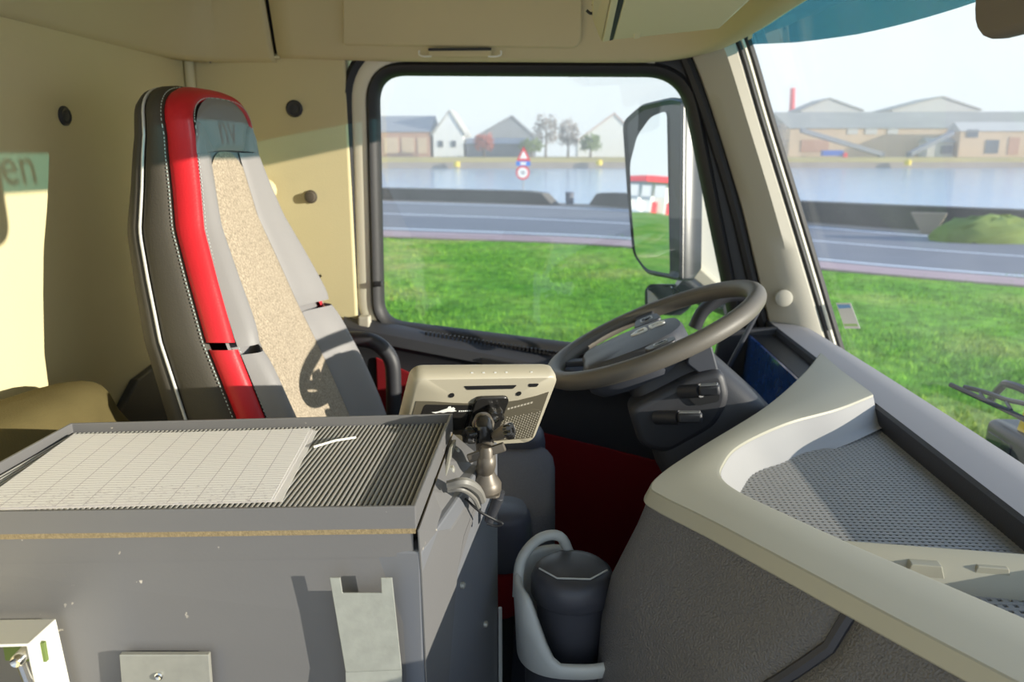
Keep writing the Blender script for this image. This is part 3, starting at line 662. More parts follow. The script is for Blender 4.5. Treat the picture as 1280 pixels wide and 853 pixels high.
# ================================================================== STEERING WHEEL
KS = 0.93
WC = V((0.200, 1.5, -0.342)) * KS; T = math.radians(24); ro_ = math.radians(2)
E1 = V((math.cos(T), 0, math.sin(T))); E2 = V((0, 1, 0)); NN = V((-math.sin(T), 0, math.cos(T)))
E2 = (E2 * math.cos(ro_) + NN * math.sin(ro_) * -1).normalized(); NN = E1.cross(E2)
def WL(a, b_, c): return WC + (E1 * a + E2 * b_ + NN * c) * KS       # a: forward/up, b: door side, c: towards driver
sw = thing('steering_wheel_unit', 'dark leather rimmed steering wheel with padded hub on its column', 'steering wheel', WL(0, 0, -0.1))
b = MB(); b.tube([WL(0.212 * math.cos(2 * math.pi * k / 64), 0.212 * math.sin(2 * math.pi * k / 64), 0) for k in range(64)], 0.0165, 14, closed=True, flat=NN); b.build('rim', 'wheel_leather', sw, smooth=True)
b = MB(); b.tube([WL(0.1975 * math.cos(2 * math.pi * k / 64), 0.1975 * math.sin(2 * math.pi * k / 64), 0.008) for k in range(64)], 0.0008, 6, closed=True, flat=NN); b.build('rim_seam', 'black', sw, smooth=True)
# hub: rounded trapezoid pad
hp = [(-0.140, -0.072), (-0.03, -0.097), (0.045, -0.065), (0.062, 0.0), (0.045, 0.065), (-0.03, 0.097), (-0.140, 0.072), (-0.148, 0.0)]
hl = crom([V((a, c, 0)) for a, c in hp], 5, closed=True)
rows = []
for sc_, h in ((0.92, -0.055), (1.02, -0.040), (1.03, -0.020), (1.0, 0.008), (0.94, 0.016), (0.6, 0.020), (0.2, 0.022), (0.01, 0.022)):
    rows.append([WL(p.x * sc_, p.y * sc_, h - 0.014) for p in hl])
b = MB(); b.grid(rows, closed=True); b.build('hub_pad', 'wheel_hub', sw, smooth=True)
for sg in (-1, 1):
    rows = []
    for t, wd, h in ((0.0, 0.034, -0.028), (0.35, 0.026, -0.022), (0.7, 0.020, -0.010), (1.0, 0.024, 0.0)):
        bb = sg * lerp(0.085, 0.205, t); aa = -0.005 + 0.01 * t
        rows.append([WL(aa - wd, bb, h - 0.006), WL(aa - wd, bb, h + 0.006), WL(aa + wd, bb, h + 0.006), WL(aa + wd, bb, h - 0.006)])
    b = MB(); b.grid(rows, closed=True); b.build('spoke', 'wheel_hub', sw, smooth=True, bevel=0.003)
    pb = MB(); q = rpoly([WL(-0.028, sg * 0.098, -0.006), WL(0.034, sg * 0.098, -0.006), WL(0.030, sg * 0.148, -0.002), WL(-0.020, sg * 0.148, -0.002)], 0.012, 5); pb.prism(q, NN * 0.007); o = pb.build('button_pad', 'wheel_hub', sw, smooth=True, bevel=0.002)
    lb = MB(); q = rpoly([WL(-0.008, sg * 0.112, 0.002), WL(0.016, sg * 0.112, 0.002), WL(0.016, sg * 0.134, 0.004), WL(-0.008, sg * 0.134, 0.004)], 0.005, 4); lb.sweep(q, [(0.0015, 0.0), (0.0015, 0.002), (-0.0015, 0.002), (-0.0015, 0)], NN); lb.build('button_ring', 'lever_tip', o)
    lb = MB(); lb.prism([WL(0.0, sg * 0.118, 0.003), WL(0.009, sg * 0.118, 0.003), WL(0.009, sg * 0.128, 0.0035), WL(0.0, sg * 0.128, 0.0035)], NN * 0.003); lb.build('button', 'black', o)
for sg in (-1, 1):   # lower spokes towards the driver
    rows = []
    for t, wd, h in ((0.0, 0.02, -0.035), (0.5, 0.016, -0.022), (1.0, 0.018, -0.004)):
        aa = lerp(-0.08, -0.195, t); bb = sg * lerp(0.05, 0.075, t)
        rows.append([WL(aa, bb - wd, h - 0.006), WL(aa, bb - wd, h + 0.006), WL(aa, bb + wd, h + 0.006), WL(aa, bb + wd, h - 0.006)])
    b = MB(); b.grid(rows, closed=True); b.build('spoke', 'wheel_hub', sw, smooth=True, bevel=0.003)
# emblem: two bright outlined leaf shapes side by side
for pts in ([(-0.040, -0.003), (-0.026, 0.009), (-0.008, 0.011), (-0.006, -0.009), (-0.024, -0.010)], [(0.002, -0.010), (0.001, 0.011), (0.022, 0.010), (0.031, 0.003), (0.030, -0.009), (0.014, -0.006)]):
    lp = rpoly([WL(a, c_ * 1.5 + 0.012, 0.0075) for a, c_ in pts], 0.004, 4)
    m = MB(); m.sweep(lp, [(0.0015, 0), (0.0015, 0.003), (-0.0040, 0.003), (-0.0040, 0)], NN); m.build('emblem', 'white_print', sw)
# column shroud
rows = []
for h, sx, sy, off in ((-0.055, 0.075, 0.085, 0.0), (-0.075, 0.085, 0.095, 0.0), (-0.13, 0.095, 0.105, 0.015), (-0.22, 0.12, 0.125, 0.03), (-0.32, 0.13, 0.13, 0.05), (-0.46, 0.12, 0.12, 0.06)):
    q = rpoly([V((off - sx, -sy, 0)), V((off + sx * 1.05, -sy, 0)), V((off + sx * 1.05, sy, 0)), V((off - sx, sy, 0))], 0.04, 5)
    rows.append([WL(p.x, p.y, h) for p in q])
b = MB(); b.grid(rows, closed=True); cs = sw; b.build('column_shroud', 'dark_plastic', cs, smooth=True)
b = MB(); q = [PY(*p, 1.29) for p in [(862, 440), (890, 432), (900, 470), (880, 472), (858, 455)]]; b.prism(rpoly(q, 0.006, 4), (0, 0.02, 0)); b.build('side_cap', 'wheel_hub', cs, bevel=0.003)
# pod with two levers at the right of the column
b = MB(); q = rpoly([PY(*p, 1.275) for p in [(785, 512), (868, 470), (905, 462), (914, 500), (895, 535), (835, 570), (800, 560)]], 0.02, 5); b.prism(q, (0, 0.07, 0)); b.build('lever_pod', 'dark_plastic', cs, smooth=True, bevel=0.012, seg=3)
b = MB(); q = rpoly([PY(*p, 1.27) for p in [(855, 492), (897, 480), (900, 502), (870, 508)]], 0.008, 4); b.prism(q, (0, 0.006, 0)); b.build('lever_recess', 'black', cs)
def lever(name, pts, wpx, m_tip):
    a, c = pts; root = MB(); root.tube([PY(*a, 1.275), PY(*((a[0] + c[0]) / 2, (a[1] + c[1]) / 2), 1.245)], 0.012, 10); o = root.build(name, 'dark_plastic', cs, smooth=True)
    p0 = PY((a[0] + c[0]) / 2 - 2, (a[1] + c[1]) / 2, 1.24); p1 = PY(*c, 1.23); d = (p1 - p0); ln = d.length; d.normalize(); u = V((0, -1, 0)); u = (u - d * u.dot(d)).normalized(); n2 = d.cross(u)
    R = Matrix((d, u, n2)).transposed()
    t = MB(); t.box((p0 + p1) / 2, (ln, 0.014, 0.018), R); t.build('lever_tip', 'dark_plastic', o, bevel=0.004, smooth=True)
    t = MB(); t.box((p0 + p1) / 2 + n2 * 0.0095 * (1 if n2.z > 0 else -1), (ln * 0.85, 0.010, 0.002), R); t.build('tip_face', m_tip, o, bevel=0.0008)
lever('lever', ((852, 490), (900, 487)), 6, 'lever_tip')
lever('lever', ((820, 522), (878, 522)), 6, 'lever_tip')
# second stalk behind the wheel (loop by the window)
b = MB(); b.tube(crom([PY(868, 410, 1.78), PY(880, 388, 1.78), PY(905, 371, 1.78), PY(930, 368, 1.78)], 5), 0.016, 10); st_ = b.build('grab_bar', 'dark_plastic', smooth=True); tag(st_, 'dark curved grab bar on the windscreen pillar behind the steering wheel', 'grab bar')

# ================================================================== DRIVER SEAT
YC = 1.46
seat = thing('driver_seat', 'tall driver seat with red edge trim, grey leather bolsters and speckled fabric centre', 'seat', (-0.3, YC, ZF))
def xf(z): return interp([-0.70, -0.55, -0.45, -0.30, -0.20, -0.12, 0.0, 0.12], [-0.395, -0.44, -0.475, -0.53, -0.562, -0.588, -0.607, -0.618], z)
def hw(z): return interp([-0.70, -0.45, -0.30, -0.20, -0.12, -0.05, 0.0, 0.04], [0.270, 0.268, 0.250, 0.223, 0.197, 0.172, 0.157, 0.147], z)
NB = 60
ol = [V((0, -hw(z), z)) for z in [lerp(-0.70, 0.035, i / (NB - 1)) for i in range(NB)]]
hwt = hw(0.035)
arch = [V((0, -hwt * math.copysign(abs(math.cos(a)) ** 0.62, math.cos(a)), 0.035 + 0.085 * math.sin(a) ** 0.7)) for a in [math.pi * k / 20 for k in range(1, 20)]]
ol = ol + arch + [V((0, -p.y, p.z)) for p in reversed(ol)]
NO = len(ol)
def off2(u):
    res = []
    for i, p in enumerate(ol):
        a = ol[max(0, i - 1)]; c = ol[min(NO - 1, i + 1)]; t = (c - a).normalized(); n = V((0, t.z, -t.y))   # inward
        if n.dot(V((0, 0, -0.25)) - p) < 0: n = -n
        res.append(p + n * u)
    return res
def band(prof, i0, i1):
    """prof = [(inset, depth behind the face)] swept along outline indices i0..i1"""
    rows = []
    for u, d in prof:
        o = off2(u); rows.append([V((xf(p.z) - d, YC + p.y, p.z)) for p in o[i0:i1]])
    return rows
def zidx(z): return min(range(NB), key=lambda i: abs(ol[i].z - z))
def dk(z): return interp([-0.70, -0.45, -0.14, 0.06], [0.10, 0.085, 0.060, 0.032], z)      # width of the dark side band
def sh(z): return interp([-0.70, -0.45, -0.14, 0.10], [0.055, 0.048, 0.036, 0.026], z)
nz = zidx(-0.315)
def band2(prof, i0, i1):
    rows = []
    for u, f in prof: rows.append([V((xf(p.z) - f(p.z), YC + p.y, p.z)) for p in off2(u)[i0:i1]])
    return rows
RW = 0.047
b = MB(); rows = band2([(0.014, lambda z: RW + dk(z) + 0.001), (0.001, lambda z: RW + dk(z) + 0.005), (0.002, lambda z: RW + dk(z) + sh(z) * 0.4), (0.012, lambda z: RW + dk(z) + sh(z) * 0.8), (0.035, lambda z: RW + dk(z) + sh(z))], 0, NO); b.grid(rows)
last = rows[-1]; b.grid([[last[i].lerp(last[NO - 1 - i], t) + V((-0.02 * math.sin(math.pi * t), 0, 0)) for i in range(NO // 2)] for t in [k / 8 for k in range(9)]])
b.build('back_shell', 'seat_dark', seat, smooth=True, auto=False)
b = MB(); b.grid(band2([(0.016, lambda z: RW + dk(z)), (0.003, lambda z: RW + dk(z) - 0.004), (-0.002, lambda z: RW + dk(z) * 0.8), (-0.003, lambda z: RW + dk(z) * 0.3), (0.002, lambda z: RW + 0.001), (0.012, lambda z: RW - 0.003)], 0, NO)); b.build('side_panel', 'seat_dark', seat, smooth=True, auto=False)
o = off2(0.001); b = MB(); b.tube([V((xf(p.z) - RW - dk(p.z), YC + p.y, p.z)) for p in o], 0.0026, 8); b.build('piping', 'piping', seat, smooth=True)
core = [V((xf(p.z) - 0.0145, YC + p.y, p.z)) for p in off2(0.010)]
b = MB(); b.grid([[core[i].lerp(core[NO - 1 - i], t) for i in range(NO // 2 + 1)] for t in [k / 6 for k in range(7)]]); b.build('foam_core', 'seat_grey', seat, smooth=True, auto=False)
RB = [(0.016, 0.046), (0.003, 0.043), (-0.001, 0.034), (0.001, 0.018), (0.006, 0.006), (0.015, 0.000), (0.024, 0.004)]
def red(i0, i1, name='red_trim'):
    rows = band(RB, i0, i1)
    b = MB(); b.grid(rows); return b.build(name, 'red_leather', seat, smooth=True, auto=False)
red(nz + 1, NO - nz - 1); red(0, nz + 1); red(NO - nz - 1, NO)
for u, d in ((0.0, 0.0475), (0.018, -0.0015)):
    pts = [V((xf(p.z) - d, YC + p.y, p.z)) for p in off2(u)]
    fine = crom(pts, 4); b = MB()
    for i in range(0, len(fine) - 2, 2):
        b.tube([fine[i], fine[i + 1]], 0.0008, 4)
    b.build('stitching', 'stitch', seat)
# front face patches
def wi(z): return interp([-0.70, -0.40, -0.2, -0.05, 0.0], [0.155, 0.135, 0.105, 0.078, 0.068], z)
def fdepth(wv, z):
    h = hw(z); a = abs(wv); i_ = wi(min(z, 0.0)); bol = interp([-0.7, -0.5, -0.3, -0.05, 0.05], [0.055, 0.052, 0.040, 0.018, 0.010], z)
    if a <= i_: return -0.006
    t = min(1, (a - i_) / max(0.02, (h - 0.03 - i_))); s = t * t * (3 - 2 * t)
    r = -0.006 + bol * s
    e = max(0, (a - (h - 0.045)) / 0.03); return r - bol * 0.75 * min(1, e) ** 2
def patch(name, m, wf, z0, z1, nu=14, nv=22, puff=0.007, open_top=False, zf=None):
    rows = []
    for j in range(nv + 1):
        v_ = j / nv; r_ = []
        for i in range(nu + 1):
            u = i / nu; zz = lerp(z0, z1, v_)
            if zf: zz = zf(u, v_)
            w0, w1 = wf(zz); wv = lerp(w0, w1, u)
            e = (1 - abs(2 * u - 1) ** 6) * (1 - (0 if open_top and v_ > 0.5 else abs(2 * v_ - 1) ** 10))
            r_.append(V((xf(zz) + fdepth(wv, zz) + puff * e - 0.005, YC + wv, zz)))
        rows.append(r_)
    b = MB(); b.grid(rows); return b.build(name, m, seat, smooth=True, auto=False)
patch('fabric_insert', 'seat_fabric', lambda z: (-wi(z), wi(z)), -0.70, 0.0, zf=lambda u, v_: lerp(-0.70, 0.008 - 0.03 * abs(2 * u - 1) ** 3, v_))
for sg in (-1, 1):
    f = lambda z, sg=sg: tuple(sorted((sg * (wi(min(z, 0)) + 0.001), sg * (hw(z) - 0.016))))
    patch('lower_bolster', 'seat_grey', f, -0.70, -0.325)
    patch('upper_bolster', 'seat_grey', f, -0.312, 0.006, open_top=True)
# head pad: fills the arch above the insert, split by two curved seams
def hp_pt(u, v_, lift):
    zt = 0.035 + 0.085 * max(0.0, 1 - abs(u) ** 3.0) ** 0.6 - 0.016; zb = 0.010 - 0.006 * u * u
    zz = lerp(zb, max(zt, zb + 0.002), v_); h = (hw(min(zz, 0.04)) - 0.015); wv = u * h
    return V((xf(zz) + max(0.004, fdepth(wv, zz)) - 0.006 + lift, YC + wv, zz))
def hp_patch(name, u0, u1, ob=False):
    rows = []
    for j in range(15):
        v_ = j / 14; r_ = []
        for i in range(21):
            t = i / 20; a_ = u0(v_); c_ = u1(v_); e = (1 - abs(2 * t - 1) ** 6) * (1 - (0 if ob and v_ < 0.5 else abs(2 * v_ - 1) ** 8))
            r_.append(hp_pt(lerp(a_, c_, t), v_, 0.001 + 0.007 * e))
        rows.append(r_)
    b = MB(); b.grid(rows); return b.build(name, 'seat_grey', seat, smooth=True, auto=False)
su = lambda v_: 0.50 + 0.40 * v_ ** 0.8
hp_patch('head_pad', lambda v_: -su(v_), su); hp_patch('head_wing', lambda v_: -1.0, lambda v_: -su(v_), True); hp_patch('head_wing', su, lambda v_: 1.0, True)
# seat cushion
def cush(name, x0, x1, y0, y1, z0, z1, r, m, crown=0.0):
    rows = []; n = 10
    loop = rpoly([V((x0, y0, 0)), V((x1, y0, 0)), V((x1, y1, 0)), V((x0, y1, 0))], r, 7); c = sum(loop, V()) / len(loop)
    for s_, z in ((0.96, z0), (1.0, z0 + 0.012), (1.0, z1 - 0.03), (0.985, z1 - 0.012), (0.95, z1), (0.6, z1 + crown), (0.02, z1 + crown)):
        rows.append([V((c.x + (p.x - c.x) * s_, c.y + (p.y - c.y) * s_, z)) for p in loop])
    b = MB(); b.grid(rows, closed=True); return b.build(name, m, seat, smooth=True, auto=False)
cush('cushion', -0.46, 0.012, 1.255, 1.62, -0.76, -0.625, 0.07, 'cushion_fabric', 0.006)
cush('cushion_bolster', -0.46, -0.010, 1.57, 1.70, -0.76, -0.598, 0.06, 'cushion_blue', 0.004)
cush('cushion_bolster', -0.46, -0.030, 1.185, 1.29, -0.70, -0.600, 0.05, 'cushion_blue', 0.004)
cush('red_side', -0.46, -0.045, 1.188, 1.28, -0.79, -0.70, 0.04, 'red_cloth')
cush('seat_base', -0.44, -0.08, 1.22, 1.68, ZF, -0.76, 0.05, 'black')
# belt strap tongue at the far side and shoulder cap
b = MB(); c = PY(331, 238, 1.94); b.lathe(c, (0.1, -1, 0), [(0.030, 0), (0.028, 0.01), (0.018, 0.018), (0.004, 0.02)], 18)
tag(b.build('belt_guide', 'wall_fabric', smooth=True), 'pale round seat belt guide on the wall behind the seat', 'belt guide')
sb = thing('belt_tongue', 'small metal seat belt tongue poking out beside the seat back', 'seat belt', PY(388, 354, 1.77))
b = MB(); b.tube([PY(376, 353, 1.76), PY(390, 354, 1.76)], 0.006, 8); b.build('buckle_end', 'black', sb)
b = MB(); b.prism([PY(388, 351, 1.76), PY(400, 343, 1.74), PY(402, 346, 1.74), PY(390, 356, 1.76)], (0.002, -0.003, 0.001)); b.build('tongue_plate', 'steel_bright', sb)
# black curved grab handle beside the seat
b = MB(); b.tube(crom([PY(405, 428, 1.80), PY(440, 424, 1.80), PY(468, 428, 1.80), PY(488, 448, 1.80), PY(492, 480, 1.80), PY(492, 540, 1.80)], 6), 0.019, 12)
tag(b.build('armrest_tube', 'dark_plastic', smooth=True), 'black curved tubular armrest beyond the driver seat', 'armrest')

# ================================================================== DOCUMENT BOX BETWEEN THE SEATS
RF, RBk, LB, LF = V((-0.131, 0.690, 0)), V((-0.130, 0.971, 0)), V((-0.618, 0.908, 0)), V((-0.620, 0.650, 0))
ZT = -0.335
bx = thing('document_box', 'grey steel box between the seats with a rimmed ribbed top', 'box', V((-0.375, 0.79, ZF + 0.32)))
QD = [RF, RBk, LB, LF]; cen = sum(QD, V()) / 4
def inset(q, d):
    m = len(q); out = []
    for i in range(m):
        a, p, c = q[i - 1], q[i], q[(i + 1) % m]
        e1 = (p - a).normalized(); e2 = (c - p).normalized(); n1 = V((-e1.y, e1.x, 0)); n2 = V((-e2.y, e2.x, 0))
        if n1.dot(cen - p) < 0: n1 = -n1
        if n2.dot(cen - p) < 0: n2 = -n2
        k = d / max(0.3, (1 + n1.dot(n2)) / 1); out.append(p + (n1 + n2) * k)
    return out
def atz(q, z): return [V((p.x, p.y, z)) for p in q]
q1 = inset(QD, 0.006)
b = MB(); b.grid([atz(q1, -0.360), atz(q1, -0.395), atz([RF + V((0.004, 0.004, 0)), q1[1], q1[2], q1[3]], -0.47), atz([RF + V((0.012, 0.004, 0)), q1[1], q1[2], q1[3]], -0.83)], closed=True); b.build('body', 'box_steel', bx, bevel=0.002)
q0 = QD; qi = inset(QD, 0.0035)
b = MB(); b.grid([atz(q0, -0.359), atz(q0, ZT), atz(qi, ZT), atz(qi, -0.352)], closed=True); b.build('rim', 'box_steel', bx, bevel=0.001)
qd = inset(QD, 0.0010)
b = MB(); b.grid([atz(qd, -0.3585), atz(qd, -0.3650)], closed=True); b.build('dirt_seam', 'dirt_line', bx)
# folded cover skirt on the front and right side
sk = inset(QD, 0.0042)
b = MB(); b.prism([V((sk[3].x, sk[3].y, -0.364)), V((sk[0].x, sk[0].y, -0.364)), V((sk[0].x, sk[0].y, -0.392)), V((sk[3].x, sk[3].y, -0.392))], (0, 0.003, 0)); b.build('cover_skirt', 'box_steel', bx)
CR = [V((-0.127, 0.692, 0)), V((-0.072, 1.0, 0)), V((-0.55, 0.97, 0)), V((-0.55, 0.70, 0))]     # wider cabinet under the tray
b = MB(); b.prism(atz(CR, -0.385), (0, 0, -0.445)); b.build('cabinet', 'box_side', bx, bevel=0.003)
def CP(f, z, o=0.0015): p = CR[0].lerp(CR[1], f); return V((p.x + o, p.y, z))
tp = [V((-0.1285, lerp(0.691, 0.962, t), -0.361)) for t in (0, 0.33, 0.66, 1)]
b = MB(); b.grid([tp, [CP(0.0, -0.41, 0.0), CP(0.30, -0.41, 0.001), CP(0.60, -0.41, 0.001), CP(0.85, -0.40, 0.001)], [CP(0.0, -0.61, 0.003), CP(0.20, -0.60, 0.003), CP(0.36, -0.47, 0.002), CP(0.45, -0.44, 0.002)]]); b.build('side_skirt', 'box_steel', bx, solid=0.0015)
# small bolts on the side
for t, z in ((0.42, -0.50), (0.75, -0.62), (0.5, -0.70), (0.93, -0.47)):
    p = CP(t, z); b = MB(); b.lathe((p.x - 0.002, p.y, z), (1, 0, 0), [(0.0045, 0), (0.0045, 0.004), (0.002, 0.006)], 10); b.build('bolt', 'zinc', bx, smooth=True)
b = MB(); b.tube([CP(0.98, -0.64, 0.004), CP(0.98, -0.82, 0.004)], 0.003, 6); b.build('edge_strip', 'holder_grey', bx)
# ribbed rubber mat in the tray
mt = thing('ribbed_mat', 'grey ribbed rubber mat lying in the box top', 'mat', V((-0.375, 0.79, -0.3515)))
qm = inset(QD, 0.006)
b = MB(); b.prism(atz(qm, -0.3515), (0, 0, 0.002)); b.build('mat_sheet', 'mat_base', mt)
b = MB(); nr = 88
for i in range(nr):
    t = (i + 0.5) / nr; f = qm[3].lerp(qm[0], t); g = qm[2].lerp(qm[1], t); hx = 0.00165
    vs = []
    for p in (f, g): vs += [V((p.x - hx, p.y, -0.3495)), V((p.x - hx * 0.6, p.y, -0.3465)), V((p.x + hx * 0.6, p.y, -0.3465)), V((p.x + hx, p.y, -0.3495))]
    b.add(vs, [(0, 4, 5, 1), (1, 5, 6, 2), (2, 6, 7, 3), (0, 1, 2, 3), (4, 7, 6, 5)])
o = b.build('ribs', 'mat_rib', mt); o['kind'] = 'stuff'
# ---- papers
def sheet(name, label, px_back_r, ang, z, m, curl=0.0, wd=0.297, dp=0.21):
    c0 = PZ(*px_back_r, z); ex = V((math.cos(ang), math.sin(ang), 0)); ey = V((-math.sin(ang), math.cos(ang), 0)); rows = []; nu, nv = 24, 16; uvs = []
    for j in range(nv + 1):
        r_ = []
        for i in range(nu + 1):
            u, v_ = i / nu, j / nv
            p = c0 - ex * wd * (1 - u) - ey * dp * (1 - v_)
            hgt = curl * max(0, u + v_ - 1.6) ** 2 + curl * 0.06 * math.sin(u * 4 + v_ * 2) ** 2 * v_
            r_.append(V((p.x, p.y, z + hgt))); uvs.append((wd * u, dp * v_))
        rows.append(r_)
    b = MB(); b.grid(rows); o = b.build(name, m)
    ul = o.data.uv_layers.new(name='UVMap')
    for lp in o.data.loops: ul.data[lp.index].uv = uvs[lp.vertex_index]
    md = o.modifiers.new('thick', 'SOLIDIFY'); md.thickness = 0.0002
    return tag(o, label, 'paper', 'papers on the box')
sheet('paper_sheet', 'white sheet at the bottom of the paper pile, its edge showing on the right', (397, 539), math.radians(7.0), -0.3462, 'paper_white', 0.003)
sheet('paper_sheet', 'white sheet in the middle of the paper pile on the box', (392, 538), math.radians(6.0), -0.3454, 'paper_white', 0.006)
sheet('paper_sheet', 'ruled form lying topmost on the paper pile on the box', (388, 538), math.radians(6.4), -0.3446, 'ruled_paper', 0.016)
b = MB(); a0, a1 = PZ(392, 559, -0.345), PZ(445, 547, -0.343); b.tube([a0, a0.lerp(a1, 0.5) + V((0, 0, 0.002)), a1], 0.0016, 6)
tag(b.build('plastic_strip', 'white_plastic', smooth=True), 'thin white plastic strip lying on the ribs beside the papers', 'strip')
# ---- fittings on the box front
fn = (RF - LF).normalized(); fo = V((fn.y, -fn.x, 0))           # along the front, outwards
def FP(px, py, out=0.0):
    """point on the box front plane (pushed outwards) under a pixel"""
    d = ray(px, py); p = LF + fo * out; return d * (p.dot(fo) / d.dot(fo))
so = 0.013
gb = thing('steel_bracket', 'notched galvanised steel bracket standing off the box front', 'bracket', FP(460, 840, so))
q = [FP(*p, so) for p in [(412, 723), (425, 723), (428, 742), (477, 742), (476, 723), (490, 723), (502, 838), (432, 841)]]
b = MB(); b.prism(q, -fo * 0.002); b.build('plate', 'galvanised', gb, bevel=0.0005)
b = MB(); p0, p1 = FP(432, 841, so), FP(502, 838, so); b.prism([p0, p1, p1 - V((0, 0, 0.05)) + fo * 0.004, p0 - V((0, 0, 0.05)) + fo * 0.004], -fo * 0.002); b.build('lower_flange', 'galvanised', gb)
b = MB(); b.box((p0 + p1) / 2 - fo * so * 0.5 - V((0, 0, 0.03)), (0.05, so, 0.01)); b.build('stand_off', 'galvanised', gb)
lk = thing('lock_plate', 'square zinc plate with a round lock on the box front', 'lock plate', FP(205, 860, 0.006))
b = MB(); b.prism([FP(*p, 0.007) for p in [(149, 819), (261, 819), (267, 900), (155, 900)]], -fo * 0.006); b.build('plate', 'zinc', lk, bevel=0.001)
b = MB(); b.lathe(FP(199, 845, 0.007), fo, [(0.0042, 0), (0.0042, 0.002), (0.003, 0.003), (0.001, 0.002)], 16); b.build('lock', 'steel_bright', lk, smooth=True)
wb = thing('white_bracket', 'white plastic bracket with a bolt at the lower corner of the box', 'bracket', FP(40, 900, 0.0))
o1 = 0.075
A = [FP(-60, 776, 0.002), FP(70, 774, 0.002), FP(98, 900, 0.002), FP(-60, 900, 0.002)]
Bq = [FP(-60, 808, o1), FP(36, 805, o1), FP(60, 930, o1), FP(-60, 930, o1)]
b = MB(); b.prism([A[0], A[1], Bq[1], Bq[0]], (0, 0, -0.003)); b.build('top_flange', 'white_plastic', wb, bevel=0.001)
b = MB(); b.prism([A[1], A[2], Bq[2], Bq[1]], (-0.003, 0, 0)); b.build('side_flange', 'white_plastic', wb, bevel=0.001)
c = FP(22, 826, o1 + 0.004); 
b = MB(); b.lathe(c, fo, [(0.006, -0.02), (0.006, 0.002), (0.0045, 0.004), (0.002, 0.002)], 14); b.build('bolt', 'steel_bright', wb, smooth=True)
b = MB(); b.tube([c + V((0.003, 0, -0.004)), c + V((0.008, 0.0, -0.03))], 0.004, 8); b.build('bolt_leg', 'steel_bright', wb, smooth=True)
b = MB(); b.box(c + V((-0.015, 0.03, -0.012)), (0.04, 0.004, 0.02)); b.build('circuit_board', 'bush_green', wb)

# ================================================================== NAVIGATION UNIT, MOUNT, CABLES
TL = V((-0.182, 0.985, -0.288)); ea = V((0.198, 0.104, -0.024)); eb = V((-0.042, 0.046, -0.127))
ea = ea.normalized(); eb = (eb - ea * eb.dot(ea)).normalized(); en = eb.cross(ea).normalized()      # en points out of the back, to the camera side
if en.y > 0: en = -en
TW, TH = 0.222, 0.138
def TP(u, v, n=0.0): return TL + ea * u * TW + eb * v * TH + en * n
nav = thing('navigation_unit', 'beige navigation unit seen from the back on its mount', 'navigation unit', TP(0.5, 1.0))
lp = rpoly([TP(0, 0), TP(1, 0), TP(1, 1), TP(0, 1)], 0.016, 6); cc = sum(lp, V()) / len(lp)
rows = [[cc + (p - cc) * s_ + en * n for p in lp] for s_, n in ((0.97, -0.026), (1.0, -0.022), (1.0, -0.006), (0.985, 0.001), (0.95, 0.004), (0.5, 0.004), (0.02, 0.004))]
b = MB(); b.grid(rows, closed=True); b.build('housing', 'nav_beige', nav, smooth=True)
b = MB(); b.prism([p * 0.93 + cc * 0.07 - en * 0.0265 for p in lp], -en * 0.001); b.build('screen', 'screen_glass', nav)
def npoly(name, pts, m, n0=0.0045, th=0.001, r=0.0):
    q = [TP(u, v, n0) for u, v in pts]; q = rpoly(q, r, 4) if r else q
    b = MB(); b.prism(q, en * th); return b.build(name, m, nav)
# dark lower back panel under a curved line, with dimples
cur = [(0.04, 0.30), (0.15, 0.31), (0.30, 0.34), (0.45, 0.36), (0.60, 0.36), (0.75, 0.33), (0.88, 0.27), (0.955, 0.22)]
npoly('back_panel', cur + [(0.965, 0.90), (0.04, 0.93)], 'nav_dark', 0.0038, 0.0012)
npoly('label_field', [(0.10, 0.345), (0.43, 0.375), (0.43, 0.72), (0.08, 0.72)], 'gloss_black', 0.0046, 0.0008, 0.004)
npoly('speaker_field', [(0.62, 0.56), (0.88, 0.46), (0.95, 0.48), (0.955, 0.90), (0.60, 0.92)], 'nav_dark', 0.0048, 0.0006, 0.006)
b = MB()
for i in range(17):
    for j in range(13):
        u = 0.63 + i * 0.0195; v = 0.50 + j * 0.032 + (i % 2) * 0.016 + 0.0
        if v < 0.585 - (u - 0.62) * 0.30: continue
        if v > 0.89 or u > 0.945: continue
        b.lathe(TP(u, v, 0.005), en, [(0.0011, 0), (0.0009, 0.0011), (0.0002, 0.0013)], 6)
o = b.build('dimples', 'nav_dimple', nav); o['kind'] = 'stuff'
npoly('card_slot', [(0.33, 0.115), (0.70, 0.115), (0.68, 0.165), (0.36, 0.165)], 'black', 0.0042, 0.0006, 0.002)
npoly('port', [(0.78, 0.10), (0.86, 0.10), (0.85, 0.145), (0.79, 0.145)], 'black', 0.0042, 0.0006, 0.003)
for u in (0.265, 0.735):
    b = MB(); b.lathe(TP(u, 0.235, 0.0042), en, [(0.0042, 0), (0.0042, 0.0008), (0.003, 0.0006)], 14); b.build('screw_hole', 'black', nav)
for u in (0.38, 0.46, 0.54, 0.62, 0.80):
    b = MB(); b.box(TP(u, 0.0, -0.005) - eb * 0.0004, (0.003, 0.002, 0.0015)); b.build('icon', 'white_print', nav)
